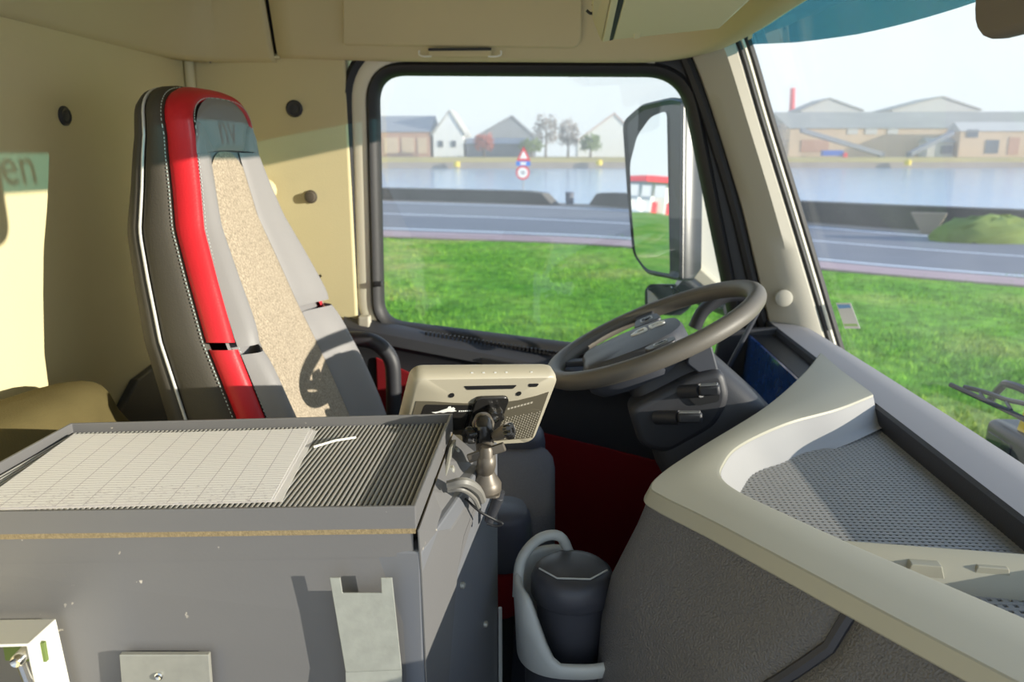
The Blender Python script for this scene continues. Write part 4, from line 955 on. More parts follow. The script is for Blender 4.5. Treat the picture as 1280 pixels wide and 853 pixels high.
# print: white figure mark with a short word, faint maker's word
fig = [(0.16, 0.545), (0.20, 0.54), (0.235, 0.515), (0.26, 0.50), (0.265, 0.475), (0.28, 0.47), (0.285, 0.495), (0.30, 0.485), (0.315, 0.505), (0.312, 0.525), (0.33, 0.54), (0.30, 0.55), (0.27, 0.545), (0.24, 0.558), (0.215, 0.55), (0.19, 0.562)]
npoly('print_mark', [(u_, v_ - 0.095) for u_, v_ in fig], 'white_print', 0.0056, 0.0003)
b = MB()
for k_ in range(9): b.prism([TP(0.345 + k_ * 0.014, 0.440, 0.0056), TP(0.354 + k_ * 0.014, 0.440, 0.0056), TP(0.354 + k_ * 0.014, 0.455, 0.0056), TP(0.345 + k_ * 0.014, 0.458, 0.0056)], en * 0.0003)
b.build('print_line', 'white_print', nav)
b = MB()
for k_ in range(8): b.prism([TP(0.69 + k_ * 0.022, 0.43 - k_ * 0.011, 0.0053), TP(0.706 + k_ * 0.022, 0.425 - k_ * 0.011, 0.0053), TP(0.706 + k_ * 0.022, 0.45 - k_ * 0.011, 0.0053), TP(0.69 + k_ * 0.022, 0.455 - k_ * 0.011, 0.0053)], en * 0.0003)
b.build('maker_print', 'nav_dimple', nav)
# ---- ball mount
bmn = thing('ball_mount', 'black and metal ball joint mount holding the navigation unit', 'mount', V((-0.10, 0.95, -0.44)))
def mpoly(name, pts, m, n0, th, r=0.0, bev=0.001):
    q = [TP(u, v, n0) for u, v in pts]; q = rpoly(q, r, 4) if r else q
    b = MB(); b.prism(q, en * th); return b.build(name, m, bmn, bevel=bev, smooth=True)
mpoly('back_plate', [(0.43, 0.245), (0.665, 0.245), (0.665, 0.78), (0.43, 0.78)], 'gloss_black', 0.005, 0.006, 0.010)
def knob(name, c, ax, r, h, m, lobes=6):
    ax = V(ax).normalized(); u = ax.orthogonal().normalized(); v = ax.cross(u)
    lp = [V(c) + (u * math.cos(a) + v * math.sin(a)) * r * (1 + 0.13 * math.cos(lobes * a)) for a in [2 * math.pi * k / 48 for k in range(48)]]
    b = MB(); b.grid([[V(c) + (p - V(c)) * s_ + ax * t for p in lp] for s_, t in ((0.9, 0), (1, h * 0.2), (1, h * 0.8), (0.85, h), (0.35, h), (0.3, h * 0.8), (0.02, h * 0.8))], closed=True); return b.build(name, m, bmn, smooth=True)
kc = TP(0.56, 0.43, 0.011); knob('clamp_knob', kc, en, 0.015, 0.018, 'gloss_black')
b = MB(); b.lathe(kc + en * 0.016, en, [(0.006, 0), (0.006, 0.003), (0.003, 0.004)], 12); b.build('knob_screw', 'steel_bright', bmn)
# arm from the plate down to the base
base_c = PY(606, 600, 0.90); a_top = TP(0.55, 0.60, 0.016); 
am = PY(604, 528, 0.925); al = PY(606, 556, 0.915)
b = MB(); b.tube(crom([a_top, am, al], 6), [0.012] * 13, 12); b.build('upper_arm', 'gloss_black', bmn, smooth=True)
b = MB(); b.lathe(am + V((0, 0, -0.002)), (0, -0.3, 1), [(0.001, -0.015), (0.010, -0.011), (0.0145, 0), (0.010, 0.011), (0.001, 0.015)], 18); b.build('ball', 'bronze_knob', bmn, smooth=True)
knob('tension_knob', PY(592, 545, 0.905), (-0.8, -0.6, 0.2), 0.010, 0.012, 'gloss_black', 5)
b = MB(); b.tube([PY(620, 545, 0.905), PY(637, 536, 0.885)], [0.007, 0.009], 10); b.build('knob_stub', 'bronze_knob', bmn, smooth=True)
knob('tension_knob', PY(632, 540, 0.885), (1, -0.3, 0.35), 0.0095, 0.010, 'gloss_black', 5)
# wing nut
wc = PY(608, 566, 0.89)
b = MB(); b.lathe(wc - V((0, 0, 0.018)), (0, 0, 1), [(0.009, 0), (0.009, 0.022), (0.007, 0.026)], 14); b.build('wing_nut_core', 'bronze_knob', bmn, smooth=True)
dw = (PY(632, 557, 0.885) - PY(585, 573, 0.885)).normalized(); uw = V((0, -1, 0)); uw = (uw - dw * uw.dot(dw)).normalized(); R = Matrix((dw, uw, dw.cross(uw))).transposed()
for s_ in (-1, 1):
    b = MB(); b.box(wc + dw * s_ * 0.0155, (0.018, 0.007, 0.011), R); b.build('wing', 'bronze_knob', bmn, bevel=0.0015)
b = MB(); b.tube(crom([al, wc - V((0, 0, 0.012)), base_c + V((0, 0, 0.012))], 5), [0.012] * 11, 12); b.build('lower_arm', 'bronze_knob', bmn, smooth=True)
b = MB(); b.lathe(base_c - V((0, 0, 0.012)), (0.05, -0.1, 1), [(0.021, 0), (0.021, 0.008), (0.018, 0.013), (0.013, 0.02), (0.010, 0.028)], 22); b.build('base_cup', 'bronze_knob', bmn, smooth=True)
b = MB(); q = rpoly([base_c + V((-0.045, -0.018, -0.013)), base_c + V((0.020, -0.022, -0.013)), base_c + V((0.020, 0.022, -0.013)), base_c + V((-0.045, 0.022, -0.013))], 0.008, 4); b.prism(q, (0, 0, -0.003)); b.build('base_plate', 'bronze_knob', bmn, bevel=0.001)
# mounting bracket bolted on the box side
mb = thing('side_bracket', 'bent metal bracket bolted to the box side under the mount', 'bracket', V((-0.128, 0.9, -0.47)))
b = MB(); b.prism([V((-0.126, 0.82, -0.375)), V((-0.126, 0.90, -0.355)), V((-0.126, 0.94, -0.36)), V((-0.126, 0.93, -0.47)), V((-0.126, 0.86, -0.475))], (0.004, 0, 0)); b.build('plate', 'zinc', mb, bevel=0.001)
for y, z in ((0.875, -0.375), (0.925, -0.372), (0.89, -0.455)):
    b = MB(); b.lathe((-0.122, y, z), (1, 0, 0), [(0.006, 0), (0.006, 0.004), (0.003, 0.006)], 8); b.build('bolt', 'zinc', mb)
b = MB(); b.prism([V((-0.126, 0.79, -0.376)), V((-0.126, 0.80, -0.376)), V((-0.126, 0.80, -0.425)), V((-0.126, 0.79, -0.425))], (0.0035, 0, 0)); b.build('slot', 'black', mb)
# cables
def cable(label, pts, r, m):
    b = MB(); b.tube(crom([PY(*p) for p in pts], 6), r, 8); return tag(b.build('cable', m, smooth=True), label, 'cable', 'cables under the mount')
cable('thick grey cable looping from the box side under the mount', [(560, 607, 0.80), (580, 603, 0.80), (596, 612, 0.82), (602, 625, 0.85)], 0.0058, 'cable_grey')
cable('thin pale cable just under the thick grey cable', [(560, 613, 0.805), (578, 612, 0.805), (592, 622, 0.825), (598, 634, 0.85)], 0.0032, 'cable_grey')
cable('thin black wire looping out below the mount', [(582, 624, 0.83), (600, 640, 0.85), (618, 650, 0.86), (628, 655, 0.86), (620, 658, 0.86), (609, 655, 0.86)], 0.0016, 'black')
b = MB(); p0, p1 = PY(626, 614, 0.90), PY(611, 652, 0.90); b.tube([p0, p0.lerp(p1, 0.2), p0.lerp(p1, 0.22), p1], [0.006, 0.0065, 0.0075, 0.0062], 12)
tag(b.build('cable_plug', 'dark_plastic', smooth=True), 'slim black cable plug hanging below the mount', 'plug')

# ================================================================== OLIVE CLOTH BUNDLE
rows = []; oc_c = V((-0.792, 1.05, -0.60))
for j in range(15):
    ph = math.pi / 2 * j / 14; r_ = []
    for i in range(40):
        a = 2 * math.pi * i / 40; rr = math.cos(ph) ** 0.55
        wv = 1 + (0.04 * math.sin(3 * a + 1) + 0.02 * math.sin(7 * a + j * 0.4)) * math.cos(ph)
        zz = 0.245 * math.sin(ph) ** 0.8 * (1 + 0.05 * math.sin(2 * a) * math.cos(ph))
        fold = 0.010 * math.sin(14 * zz / 0.245 + a) * math.cos(ph)
        r_.append(oc_c + V((0.100 * rr * wv * math.cos(a) + fold * 0.6 * math.cos(a), 0.26 * rr * wv * math.sin(a) + fold * math.sin(a), zz)))
    rows.append(r_)
base_r = [V((p.x, p.y, -0.80)) for p in rows[0]]
b = MB(); b.grid([base_r] + rows, closed=True)
o = tag(b.build('cloth_bundle', 'olive_cloth', smooth=True, auto=False), 'olive brown folded cloth heaped behind the box', 'cloth bundle')
b = MB(); b.box((-0.72, 0.80, -0.965), (0.36, 0.9, 0.32)); struct(b.build('trim_2', 'dark_plastic', bevel=0.02), 'dark bunk base behind the box')

# ================================================================== OUTSIDE FITTINGS OF THE TRUCK
# door mirror
MY = 2.32
mr = thing('door_mirror', 'large black door mirror with pale arm outside the window', 'mirror', PY(842, 350, MY))
dview = ray(812, 242).normalized(); rdir = V((-0.93, 0.36, 0.004)).normalized(); mn = (rdir - dview).normalized()
gc = PY(812, 242, MY - 0.012)      # mirror plane through gc with normal mn: it shows the verge behind the truck
def MG(px, py, back=0.0):
    d = ray(px, py); return d * ((gc.dot(mn) - back) / d.dot(mn))
hl = rpoly([MG(*p) for p in [(777, 150), (800, 130), (838, 121), (852, 124), (850, 352), (806, 343), (790, 320), (783, 240)]], [0.03, 0.02, 0.02, 0.01, 0.01, 0.02, 0.03, 0.03], 6)
b = MB(); hc_ = sum(hl, V()) / len(hl); b.grid([[hc_ + (p - hc_) * s_ - mn * d for p in hl] for s_, d in ((0.90, 0.012), (0.97, 0.0), (1.0, 0.012), (1.0, 0.05), (0.9, 0.09), (0.5, 0.11), (0.02, 0.115))], closed=True); b.build('housing', 'mirror_black', mr, smooth=True)
gp = rpoly([MG(*p) for p in [(786, 205), (795, 170), (812, 146), (832, 138), (836, 345), (806, 336), (793, 318), (788, 260)]], 0.02, 5)
b = MB(); b.prism([p - mn * 0.004 for p in gp], -mn * 0.004); b.build('mirror_glass', 'silver_glass', mr)
b = MB(); b.prism([p - mn * 0.009 for p in hl], -mn * 0.004); b.build('backing', 'mirror_black', mr)
q = [(846, 128), (862, 140), (868, 330), (905, 362), (905, 376), (848, 352)]
b = MB(); b.prism(rpoly([PY(*p, MY + 0.02) for p in q], 0.015, 4), (0.02, 0.05, 0)); b.build('arm_cover', 'mirror_cream', mr, bevel=0.008, seg=3, smooth=True)
b = MB(); b.prism(rpoly([PY(*p, MY + 0.06) for p in [(858, 138), (872, 140), (925, 372), (872, 345)]], 0.01, 4), (0.02, 0.03, 0)); b.build('arm_back', 'white_plastic', mr, bevel=0.006)
b = MB(); b.tube([PY(850, 350, MY), PY(880, 372, MY), PY(915, 385, MY - 0.12)], 0.03, 12); b.build('foot_arm', 'mirror_black', mr, smooth=True)
sm = thing('wide_angle_mirror', 'small lower wide angle mirror beneath the door mirror', 'mirror', PY(822, 380, MY))
b = MB(); hl2 = rpoly([PY(*p, MY) for p in [(806, 362), (812, 355), (845, 356), (848, 385), (840, 395), (806, 392)]], 0.01, 4); h2 = sum(hl2, V()) / len(hl2)
b.grid([[h2 + (p - h2) * s_ + V((d, 0.2 * d, 0)) for p in hl2] for s_, d in ((1, 0), (1.0, 0.03), (0.7, 0.06), (0.02, 0.065))], closed=True); b.build('housing', 'mirror_black', sm, smooth=True)
b = MB(); b.prism(rpoly([PY(809, 361, MY - 0.004), PY(840, 359, MY - 0.004), PY(841, 378, MY - 0.036), PY(810, 386, MY - 0.040)], 0.006, 4), (0.001, 0.003, 0.002)); b.build('mirror_glass', 'silver_glass', sm)
# folded passenger visor hanging at the top of the windscreen
vv = thing('passenger_visor', 'dark grey brown visor hanging at the top right by the windscreen', 'sun visor', V((0.41, 0.5, 0.2)))
q = rpoly([V((0.40, 0.815, 0.105)), V((0.40, 0.815, 0.27)), V((0.40, 0.20, 0.27)), V((0.40, 0.20, 0.10))], [0.045, 0.01, 0.01, 0.04], 6)
b = MB(); b.prism(q, (0.022, 0, 0)); b.build('visor_board', 'visor_dark', vv, bevel=0.008, seg=3, smooth=True)
b = MB(); b.tube([V((0.41, 0.20, 0.262)), V((0.41, 0.80, 0.262))], 0.007, 8); b.build('hinge_rod', 'dark_plastic', vv, smooth=True)
# wipers in front of the glass
def wp(px, py, off=0.03):
    p = onglass(px, py); d = ray(px, py).normalized(); return p + d * (0.006 + off / max(0.2, d.x))
wi1 = thing('wiper', 'black windscreen wiper lying low across the glass', 'wiper', wp(1280, 530))
b = MB(); b.tube(crom([wp(1188, 481), wp(1225, 498), wp(1262, 515), wp(1300, 534), wp(1420, 592)], 4), 0.006, 8); b.build('blade', 'rubber', wi1, smooth=True)
b = MB(); b.tube(crom([wp(1205, 484, 0.04), wp(1230, 490, 0.05), wp(1258, 500, 0.05), wp(1300, 512, 0.05), wp(1400, 570, 0.05), wp(1430, 700, 0.06)], 4), 0.0055, 8); b.build('arm', 'mirror_black', wi1, smooth=True)
for px, py in ((1225, 491), (1258, 503)):
    b = MB(); b.tube([wp(px, py, 0.045), wp(px + 6, py + 10, 0.032)], 0.004, 6); b.build('yoke', 'mirror_black', wi1)
wi2 = thing('wiper', 'second bent wiper arm rising behind the nearer wiper', 'wiper', wp(1280, 500))
b = MB(); b.tube(crom([wp(1238, 500, 0.10), wp(1252, 484, 0.10), wp(1262, 481, 0.10), wp(1300, 500, 0.10), wp(1420, 600, 0.08), wp(1440, 710, 0.08)], 4), 0.009, 8); b.build('arm', 'mirror_black', wi2, smooth=True)
hb = thing('camera_housing', 'rounded black housing in front of the windscreen bottom edge', 'housing', wp(1260, 600, 0.08))
c = wp(1292, 572, 0.09)
b = MB(); b.box(c, (0.12, 0.20, 0.12)); b.build('shell', 'mirror_black', hb, bevel=0.02, seg=4, smooth=True)
b = MB(); b.tube([c, c + V((0, 0, -0.35))], 0.02, 10); b.build('stalk', 'mirror_black', hb, smooth=True)
b = MB(); b.box(c + V((-0.061, 0.03, 0.01)), (0.004, 0.09, 0.045)); b.build('window', 'screen_glass', hb, bevel=0.001)
b = MB(); b.lathe(c + V((-0.02, -0.0, 0.058)), (0.2, 0, 1), [(0.022, 0), (0.022, 0.05), (0.014, 0.065)], 14); o = b.build('yellow_cap', 'yellow', smooth=True)
tag(o, 'bright yellow cap standing on the black housing outside the glass', 'cap')

# ================================================================== OUTDOORS
GZ = -2.7
def G(px, py, z=GZ): return PZ(px, py, z)
b = MB(); b.box((-10, -14.0, GZ - 0.02), (120, 33, 0.1)); struct(b.build('ground_bounce_apron', 'bounce_grey'), 'unseen pale apron added under the truck for neutral bounce light')  # unseen ground, added so the bounce into the cab is neutral, not green
# verge (one continuous lawn sheet with gentle relief) and blades of grass
NEAR = [(-60, 45), (-25, 33.5), (-6.1, 27.9), (2.4, 25.0), (6.6, 20.4), (10.6, 17.4), (20, 11.5), (40, 0)]
MIDL = [(-70, 62), (-28, 43.5), (-8.0, 36.5), (2.9, 31.6), (8.0, 25.8), (12.9, 21.5), (24, 14), (46, 2)]
FAR = [(-80, 78), (-30, 54), (-10.3, 47), (3.7, 40.5), (9.9, 31.6), (15.3, 26), (28, 18), (52, 6)]
PATHN = [(-58, 42.5), (-24, 31.2), (-6.0, 26.0), (2.2, 23.4), (6.3, 19.1), (10.2, 16.3), (19.4, 10.5), (39, -1.2)]
def ynear(x): return interp([-300, -60] + [p[0] for p in PATHN], [60, 46] + [p[1] for p in PATHN], x) + 0.4
lx = [-300, -200, -130, -90] + [lerp(-70, 38, i / 60) for i in range(61)]
b = MB(); b.grid([[V((x, lerp(2.4, max(2.5, ynear(x)), j / 30), GZ - 0.0 + 0.02 * math.sin(x * 0.7 + j * 0.5))) for x in lx] for j in range(31)])
gr = struct(b.build('ground_lawn', 'turf', smooth=True, auto=False), 'green grass verge beside the truck')
def sm(pts, z): return crom([V((x, y, z)) for x, y in pts], 6)
def strip(name, A, B, z, m, label=None, th=0.05):
    a = sm(A, z); c = sm(B, z); b = MB(); b.grid([[p - V((0, 0, th)) for p in a], a, c, [p - V((0, 0, th)) for p in c]]); o = b.build(name, m, smooth=True)
    return struct(o, label)
road = strip('road', NEAR, FAR, GZ + 0.03, 'asphalt', 'grey asphalt road crossing beyond the lawn')
QV = [(x + 1.4, y + 2.4) for x, y in FAR]
strip('path_verge', FAR, QV, GZ + 0.02, 'bank_stone', 'narrow gritty strip between road and quay wall')
strip('path_paving', PATHN, NEAR, GZ + 0.06, 'pink_paving', 'pinkish paved path along the road edge')
def line(A, f, B, wd, name):
    a = sm(A, GZ + 0.035); c = sm(B, GZ + 0.035)
    m1 = [p.lerp(q, f) for p, q in zip(a, c)]; m2 = [p.lerp(q, f + wd) for p, q in zip(a, c)]
    b = MB(); b.grid([[p - V((0, 0, 0.02)) for p in m1], m1, m2, [p - V((0, 0, 0.02)) for p in m2]]); b.build(name, 'road_paint', road)
line(NEAR, 0.05, FAR, 0.02, 'edge_line'); line(MIDL, 0.0, FAR, 0.03, 'centre_line'); line(NEAR, 0.92, FAR, 0.02, 'edge_line')
# grass blades in the part of the verge the windows look over
b = MB(); vs = []; fs = []
rnd = random.Random(3)
for _ in range(42000):
    if rnd.random() < 0.6: px, py = rnd.uniform(470, 930), rnd.uniform(296, 470)
    else: px, py = rnd.uniform(1000, 1290), rnd.uniform(345, 600)
    p = G(px, py, GZ - 0.02); h = rnd.uniform(0.04, 0.12); a = rnd.uniform(0, math.pi); wd = rnd.uniform(0.006, 0.014)
    u = V((math.cos(a), math.sin(a), 0)) * wd; tp = p + V((rnd.uniform(-0.05, 0.05), rnd.uniform(-0.05, 0.05), h)); k = len(vs)
    vs += [p - u, p + u, tp]; fs.append((k, k + 1, k + 2))
b.add(vs, fs); o = b.build('grass_blades', 'turf'); tag(o, 'short grass blades of the verge', 'grass', kind='stuff')
# quay wall: two lengths with sloped ends around an opening, and a further length to the right
def quay(name, label, pts, h, th=0.8):
    base = crom([V((x, y, GZ - 0.3)) for x, y in pts], 4); n = len(base); rows = []
    for i, p in enumerate(base):
        t = (base[min(n - 1, i + 1)] - base[max(0, i - 1)]).normalized(); nn = V((-t.y, t.x, 0))
        f = i / (n - 1); H = interp([q[0] for q in h], [q[1] for q in h], f)
        rows.append([p, p + nn * 0.02 + V((0, 0, 0.3 + H)), p + nn * th + V((0, 0, 0.3 + H)), p + nn * th - V((0, 0, 0.9))])
    b = MB(); b.grid(rows); o = b.build(name, 'quay_stone', bevel=0.04); return struct(o, label)
q0 = G(690, 259); q1 = G(737, 258)
quay('wall_quay', 'dark stone quay wall left of the opening', [(-85, 82), (-32, 56), (-11, 48.6), (-3, 45.3), (q0.x, q0.y + 1.2)], [(0, 0.75), (0.84, 0.75), (0.94, 0.65), (1.0, 0.05)])
quay('wall_quay', 'dark stone quay wall right of the opening', [(q1.x, q1.y + 1.2), (3.9, 41.6), (10.6, 33.0), (16.2, 27.2), (29, 19), (53, 7)], [(0, 0.05), (0.03, 0.6), (0.08, 0.72), (0.4, 0.85), (0.55, 0.9), (1, 0.9)])
b = MB(); c = G(1238, 303); rows = []
for i in range(9):
    ph = math.pi / 2 * i / 8; rows.append([c + V((1.9 * math.cos(ph) * math.cos(a), 0.8 * math.cos(ph) * math.sin(a), 0.85 * math.sin(ph) * (1 + 0.1 * math.sin(5 * a) * math.cos(ph)))) * 1.0 + V((rnd.uniform(-.12, .12), rnd.uniform(-.1, .1), rnd.uniform(-.08, .08))) for a in [2 * math.pi * k / 24 for k in range(24)]])
b.grid(rows, closed=True); tag(b.build('verge_bush', 'bush_green', smooth=True, auto=False), 'low green mound bush in front of the quay wall', 'bush')
b = MB(); c = G(1155, 293); b.prism([c + V((-0.5, 0.1, 0.75)), c + V((0.55, -0.3, 0.75)), c + V((0.25, -0.2, 0.0)), c + V((-0.1, -0.05, 0.0))], (0.15, 0.25, 0)); tag(b.build('stone_wedge', 'bank_stone'), 'pale stone wedge leaning on the quay wall', 'stone')
# litter bin in the opening
lb = thing('litter_bin', 'dark litter bin standing in the quay opening', 'bin', G(712, 256))
c = G(712, 256); b = MB(); b.lathe(c, (0, 0, 1), [(0.22, 0), (0.24, 0.5), (0.24, 0.62)], 16); b.build('bin_body', 'dark_shed', lb); b = MB(); b.lathe(c + V((0, 0, 0.6)), (0, 0, 1), [(0.27, 0), (0.27, 0.06), (0.2, 0.12)], 16); b.build('bin_hood', 'dark_shed', lb)
# road sign
sc = G(654, 250); sc = PY(654, 250, 47.5); dpx = 47.5 / F
sg = thing('road_sign', 'road sign post with red triangle, blue plate and red ringed disc', 'road sign', V((sc.x, 47.5, GZ)))
def SP(px, py): return PY(px, py, 47.5)
b = MB(); b.tube([V((sc.x, 47.55, GZ)), SP(654, 186) + V((0, 0.05, 0))], 0.04, 8); b.build('post', 'pole_grey', sg)
def tri(s_): c_ = SP(654.5, 194.5); return [c_ + V((0, 0, 0.50 * s_)), c_ + V((0.40 * s_, 0, -0.30 * s_)), c_ + V((-0.40 * s_, 0, -0.30 * s_))]
b = MB(); b.prism(rpoly(tri(1.05), 0.05, 3), (0, 0.02, 0)); t_ = b.build('triangle_plate', 'sign_red', sg); b = MB(); b.prism([p - V((0, 0.012, 0)) for p in tri(0.60)], (0, 0.012, 0)); b.build('triangle_face', 'sign_white', t_)
b = MB(); b.box(SP(654, 204.5), (0.86, 0.02, 0.28)); t_ = b.build('blue_plate', 'sign_blue', sg); b = MB(); b.box(SP(654, 204.5) - V((0, 0.015, 0)), (0.34, 0.02, 0.16)); b.build('plate_mark', 'sign_white', t_)
c = SP(653.5, 216); b = MB(); b.lathe(c, (0, -1, 0), [(0.41, 0), (0.41, 0.02)], 28); t_ = b.build('disc', 'sign_red', sg); b = MB(); b.lathe(c, (0, -1, 0), [(0.31, 0.021), (0.31, 0.03)], 28); b.build('disc_face', 'sign_white', t_)
text_mesh('disc_number', '30', 0.30, 0.004, 'dark_shed', basis(c - V((0, 0.035, 0)), V((1, 0, 0)), V((0, 0, 1)), V((0, -1, 0))), sg)
# canal and the far bank
b = MB(); b.grid([[V((x, y, GZ - 0.62)) for x in (-400, -60, 0, 60, 400)] for y in (20, 60, 120, 260)]); o = struct(b.build('water_canal', 'canal'), 'blue canal water beyond the quay')
# keep the water behind the quay line
me = o.data
def bankrow(x): return 218 + 0.10 * x
b = MB(); xs = [lerp(-220, 330, i / 30) for i in range(31)]
b.grid([[V((x, bankrow(x), GZ - 1.2)) for x in xs], [V((x, bankrow(x) + 0.3, GZ + 1.0)) for x in xs], [V((x, bankrow(x) + 5, GZ + 1.2)) for x in xs]]); bk = struct(b.build('ground_bank', 'bank_stone', smooth=True), 'stone far bank of the canal')
b = MB(); b.grid([[V((x, bankrow(x) + 0.2, GZ + 1.0 )) for x in xs], [V((x, bankrow(x) + 2, GZ + 2.0 + 0.3 * math.sin(x))) for x in xs], [V((x, bankrow(x) + 14, GZ + 2.4)) for x in xs], [V((x, bankrow(x) + 160, GZ + 2.4)) for x in xs]]); b.build('bank_grass', 'bank_grass', bk, smooth=True)
# ---- far buildings, built at their distance
def FB(px, py, y): return PY(px, py, y)
def block(name, label, x0, x1, ytop, ybase, Yd, depth, wallm, roofm, gable=None, roof_h=None, windows=(), ridge='x', extra=None):
    """px corners of the facade at distance Yd; gable = px x,y of the apex (front gable) or ridge pixel row for an eaves-front roof"""
    a = FB(x0, ybase, Yd); c = FB(x1, ytop, Yd); z0 = GZ + 1.5
    t = thing(name, label, 'building', V(((a.x + c.x) / 2, Yd, z0)), 'buildings across the canal')
    b = MB(); b.box(((a.x + c.x) / 2, Yd + depth / 2, (z0 + c.z) / 2), (c.x - a.x, depth, c.z - z0)); b.build('facade', wallm, t)
    if ridge == 'front':
        ap = FB(*gable, Yd); e = 0.6
        b = MB(); b.prism([V((a.x, Yd, c.z)), V((c.x, Yd, c.z)), V((ap.x, Yd, ap.z))], (0, depth, 0)); b.build('gable', wallm, t)
        b = MB(); b.prism([V((a.x - e, Yd - 0.4, c.z - 0.3)), V((ap.x, Yd - 0.4, ap.z + 0.1)), V((c.x + e, Yd - 0.4, c.z - 0.3)), V((c.x + e, Yd - 0.4, c.z + 0.15)), V((ap.x, Yd - 0.4, ap.z + 0.6)), V((a.x - e, Yd - 0.4, c.z + 0.15))], (0, depth + 0.8, 0)); b.build('roof', roofm, t)
    else:
        zr = FB(x0, gable, Yd).z
        b = MB(); b.prism([V((a.x - 0.4, Yd - 0.5, c.z)), V((a.x - 0.4, Yd + depth / 2, zr)), V((a.x - 0.4, Yd + depth + 0.5, c.z))], (c.x - a.x + 0.8, 0, 0)); b.build('roof', roofm, t)
    for (wx0, wx1, wy0, wy1, wm) in windows:
        p = FB(wx0, wy0, Yd - 0.05); q = FB(wx1, wy1, Yd - 0.05); b = MB(); b.box(((p.x + q.x) / 2, Yd - 0.05, (p.z + q.z) / 2), (q.x - p.x, 0.3, abs(p.z - q.z))); b.build('window', wm, t)
    return t
block('warehouse', 'brick warehouse with slate roof at the left end across the canal', 430, 537, 165, 194, 236, 20, 'brick_far', 'roof_slate', gable=143, windows=[(480, 498, 172, 192, 'brick_pale'), (502, 518, 172, 192, 'brick_pale'), (522, 534, 172, 192, 'brick_pale')])
block('white_house', 'white gabled house beside the brick warehouse', 542, 579, 168, 194, 236, 18, 'render_white', 'roof_pale', gable=(562, 139), ridge='front', windows=[(548, 554, 176, 184, 'far_window'), (564, 570, 176, 184, 'far_window')])
block('low_shed', 'long low dark shed right of the white house', 583, 662, 180, 195, 236, 10, 'dark_shed', 'roof_slate', gable=172)
block('slate_house', 'grey slate roofed hall behind the low shed', 596, 668, 171, 194, 262, 20, 'roof_slate', 'roof_slate', gable=(640, 146), ridge='front')
block('pink_hall', 'broad hall with pale pink roof near the door mirror', 722, 800, 176, 194, 262, 25, 'render_white', 'roof_pink', gable=(768, 143), ridge='front')
block('long_warehouse', 'long tan warehouse with grey roof seen through the windscreen', 985, 1380, 160, 197, 255, 40, 'brick_pale', 'roof_grey', gable=136, windows=[(1002, 1035, 175, 190, 'brick_far'), (1060, 1072, 160, 168, 'roof_pale'), (1082, 1096, 160, 168, 'roof_pale'), (1110, 1122, 160, 168, 'roof_pale')])
block('brick_store', 'pale brick store with dark doors in front of the long warehouse', 1197, 1330, 164, 197, 245, 8, 'brick_pale', 'roof_pale', gable=152, windows=[(1209, 1222, 162, 172, 'far_window'), (1233, 1247, 175, 192, 'far_window'), (1262, 1272, 172, 193, 'brick_far')])
block('small_store', 'low grey store at the foot of the sloping conveyors', 1158, 1193, 178, 197, 247, 6, 'roof_pale', 'roof_grey', gable=172, windows=[(1176, 1190, 182, 192, 'dark_shed')])
block('gable_hall', 'pale gabled hall roof rising behind the warehouse, nearer the pillar', 998, 1078, 138, 190, 300, 20, 'roof_pale', 'roof_grey', gable=(1037, 124), ridge='front')
block('gable_hall', 'broader pale gabled hall roof behind the warehouse further from the pillar', 1110, 1225, 137, 190, 305, 20, 'roof_pale', 'roof_grey', gable=(1178, 122), ridge='front')
def conveyor(label, p0, p1):
    a, c = FB(*p0, 240), FB(*p1, 240); b = MB(); b.prism([a, c, c - V((0, 0, 1.3)), a - V((0, 0, 1.3))], (0, 2.5, 0)); t = thing('conveyor', label, 'conveyor', (a + c) / 2, 'conveyors on the long warehouse')
    b.build('gantry', 'roof_slate', t); b = MB(); m_ = c if c.z < a.z else a; b.box((m_.x, m_.y + 1.2, (m_.z + GZ + 2) / 2), (1.5, 1.5, m_.z - GZ - 2)); b.build('foot', 'dark_shed', t)
conveyor('dark conveyor sloping down from the pillar side of the long warehouse', (1003, 160), (1104, 190))
conveyor('dark conveyor sloping down from the brick store side of the long warehouse', (1194, 163), (1140, 190))
ch_ = thing('red_chimney', 'slim red chimney beside the long warehouse', 'chimney', FB(989, 190, 330)); b = MB(); a, c = FB(988, 192, 330), FB(991, 110, 330); a.z = GZ + 2.2; b.tube([a, c], [1.3, 1.0], 10); b.build('stack', 'sign_red', ch_)
bt = thing('blue_trailer', 'blue trailer parked before the long warehouse', 'trailer', FB(1040, 194, 240)); a, c = FB(1027, 195, 240), FB(1053, 188, 240); b = MB(); b.box(((a.x + c.x) / 2, 240, (a.z + c.z) / 2), (c.x - a.x, 2.5, c.z - a.z)); b.build('body', 'truck_blue', bt, bevel=0.1)
b = MB(); p = FB(1056, 195, 239); b.box(p, (1.2, 1.2, 1.8)); b.build('cab', 'sign_red', bt, bevel=0.1)
for px, py, lbl in ((571, 205, 'yellow mooring block on the far bank left of the road sign'), (749, 203, 'yellow mooring block on the far bank by the door mirror'), (1135, 203, 'yellow mooring block on the far bank seen through the windscreen')):
    p = FB(px, py, 216 + 0.1 * FB(px, py, 216).x); b = MB(); b.lathe(p - V((0, 0, 0.8)), (0, 0, 1), [(0.9, 0), (0.9, 1.2), (0.6, 1.5)], 12); tag(b.build('mooring_block', 'yellow'), lbl, 'mooring block', 'mooring blocks')
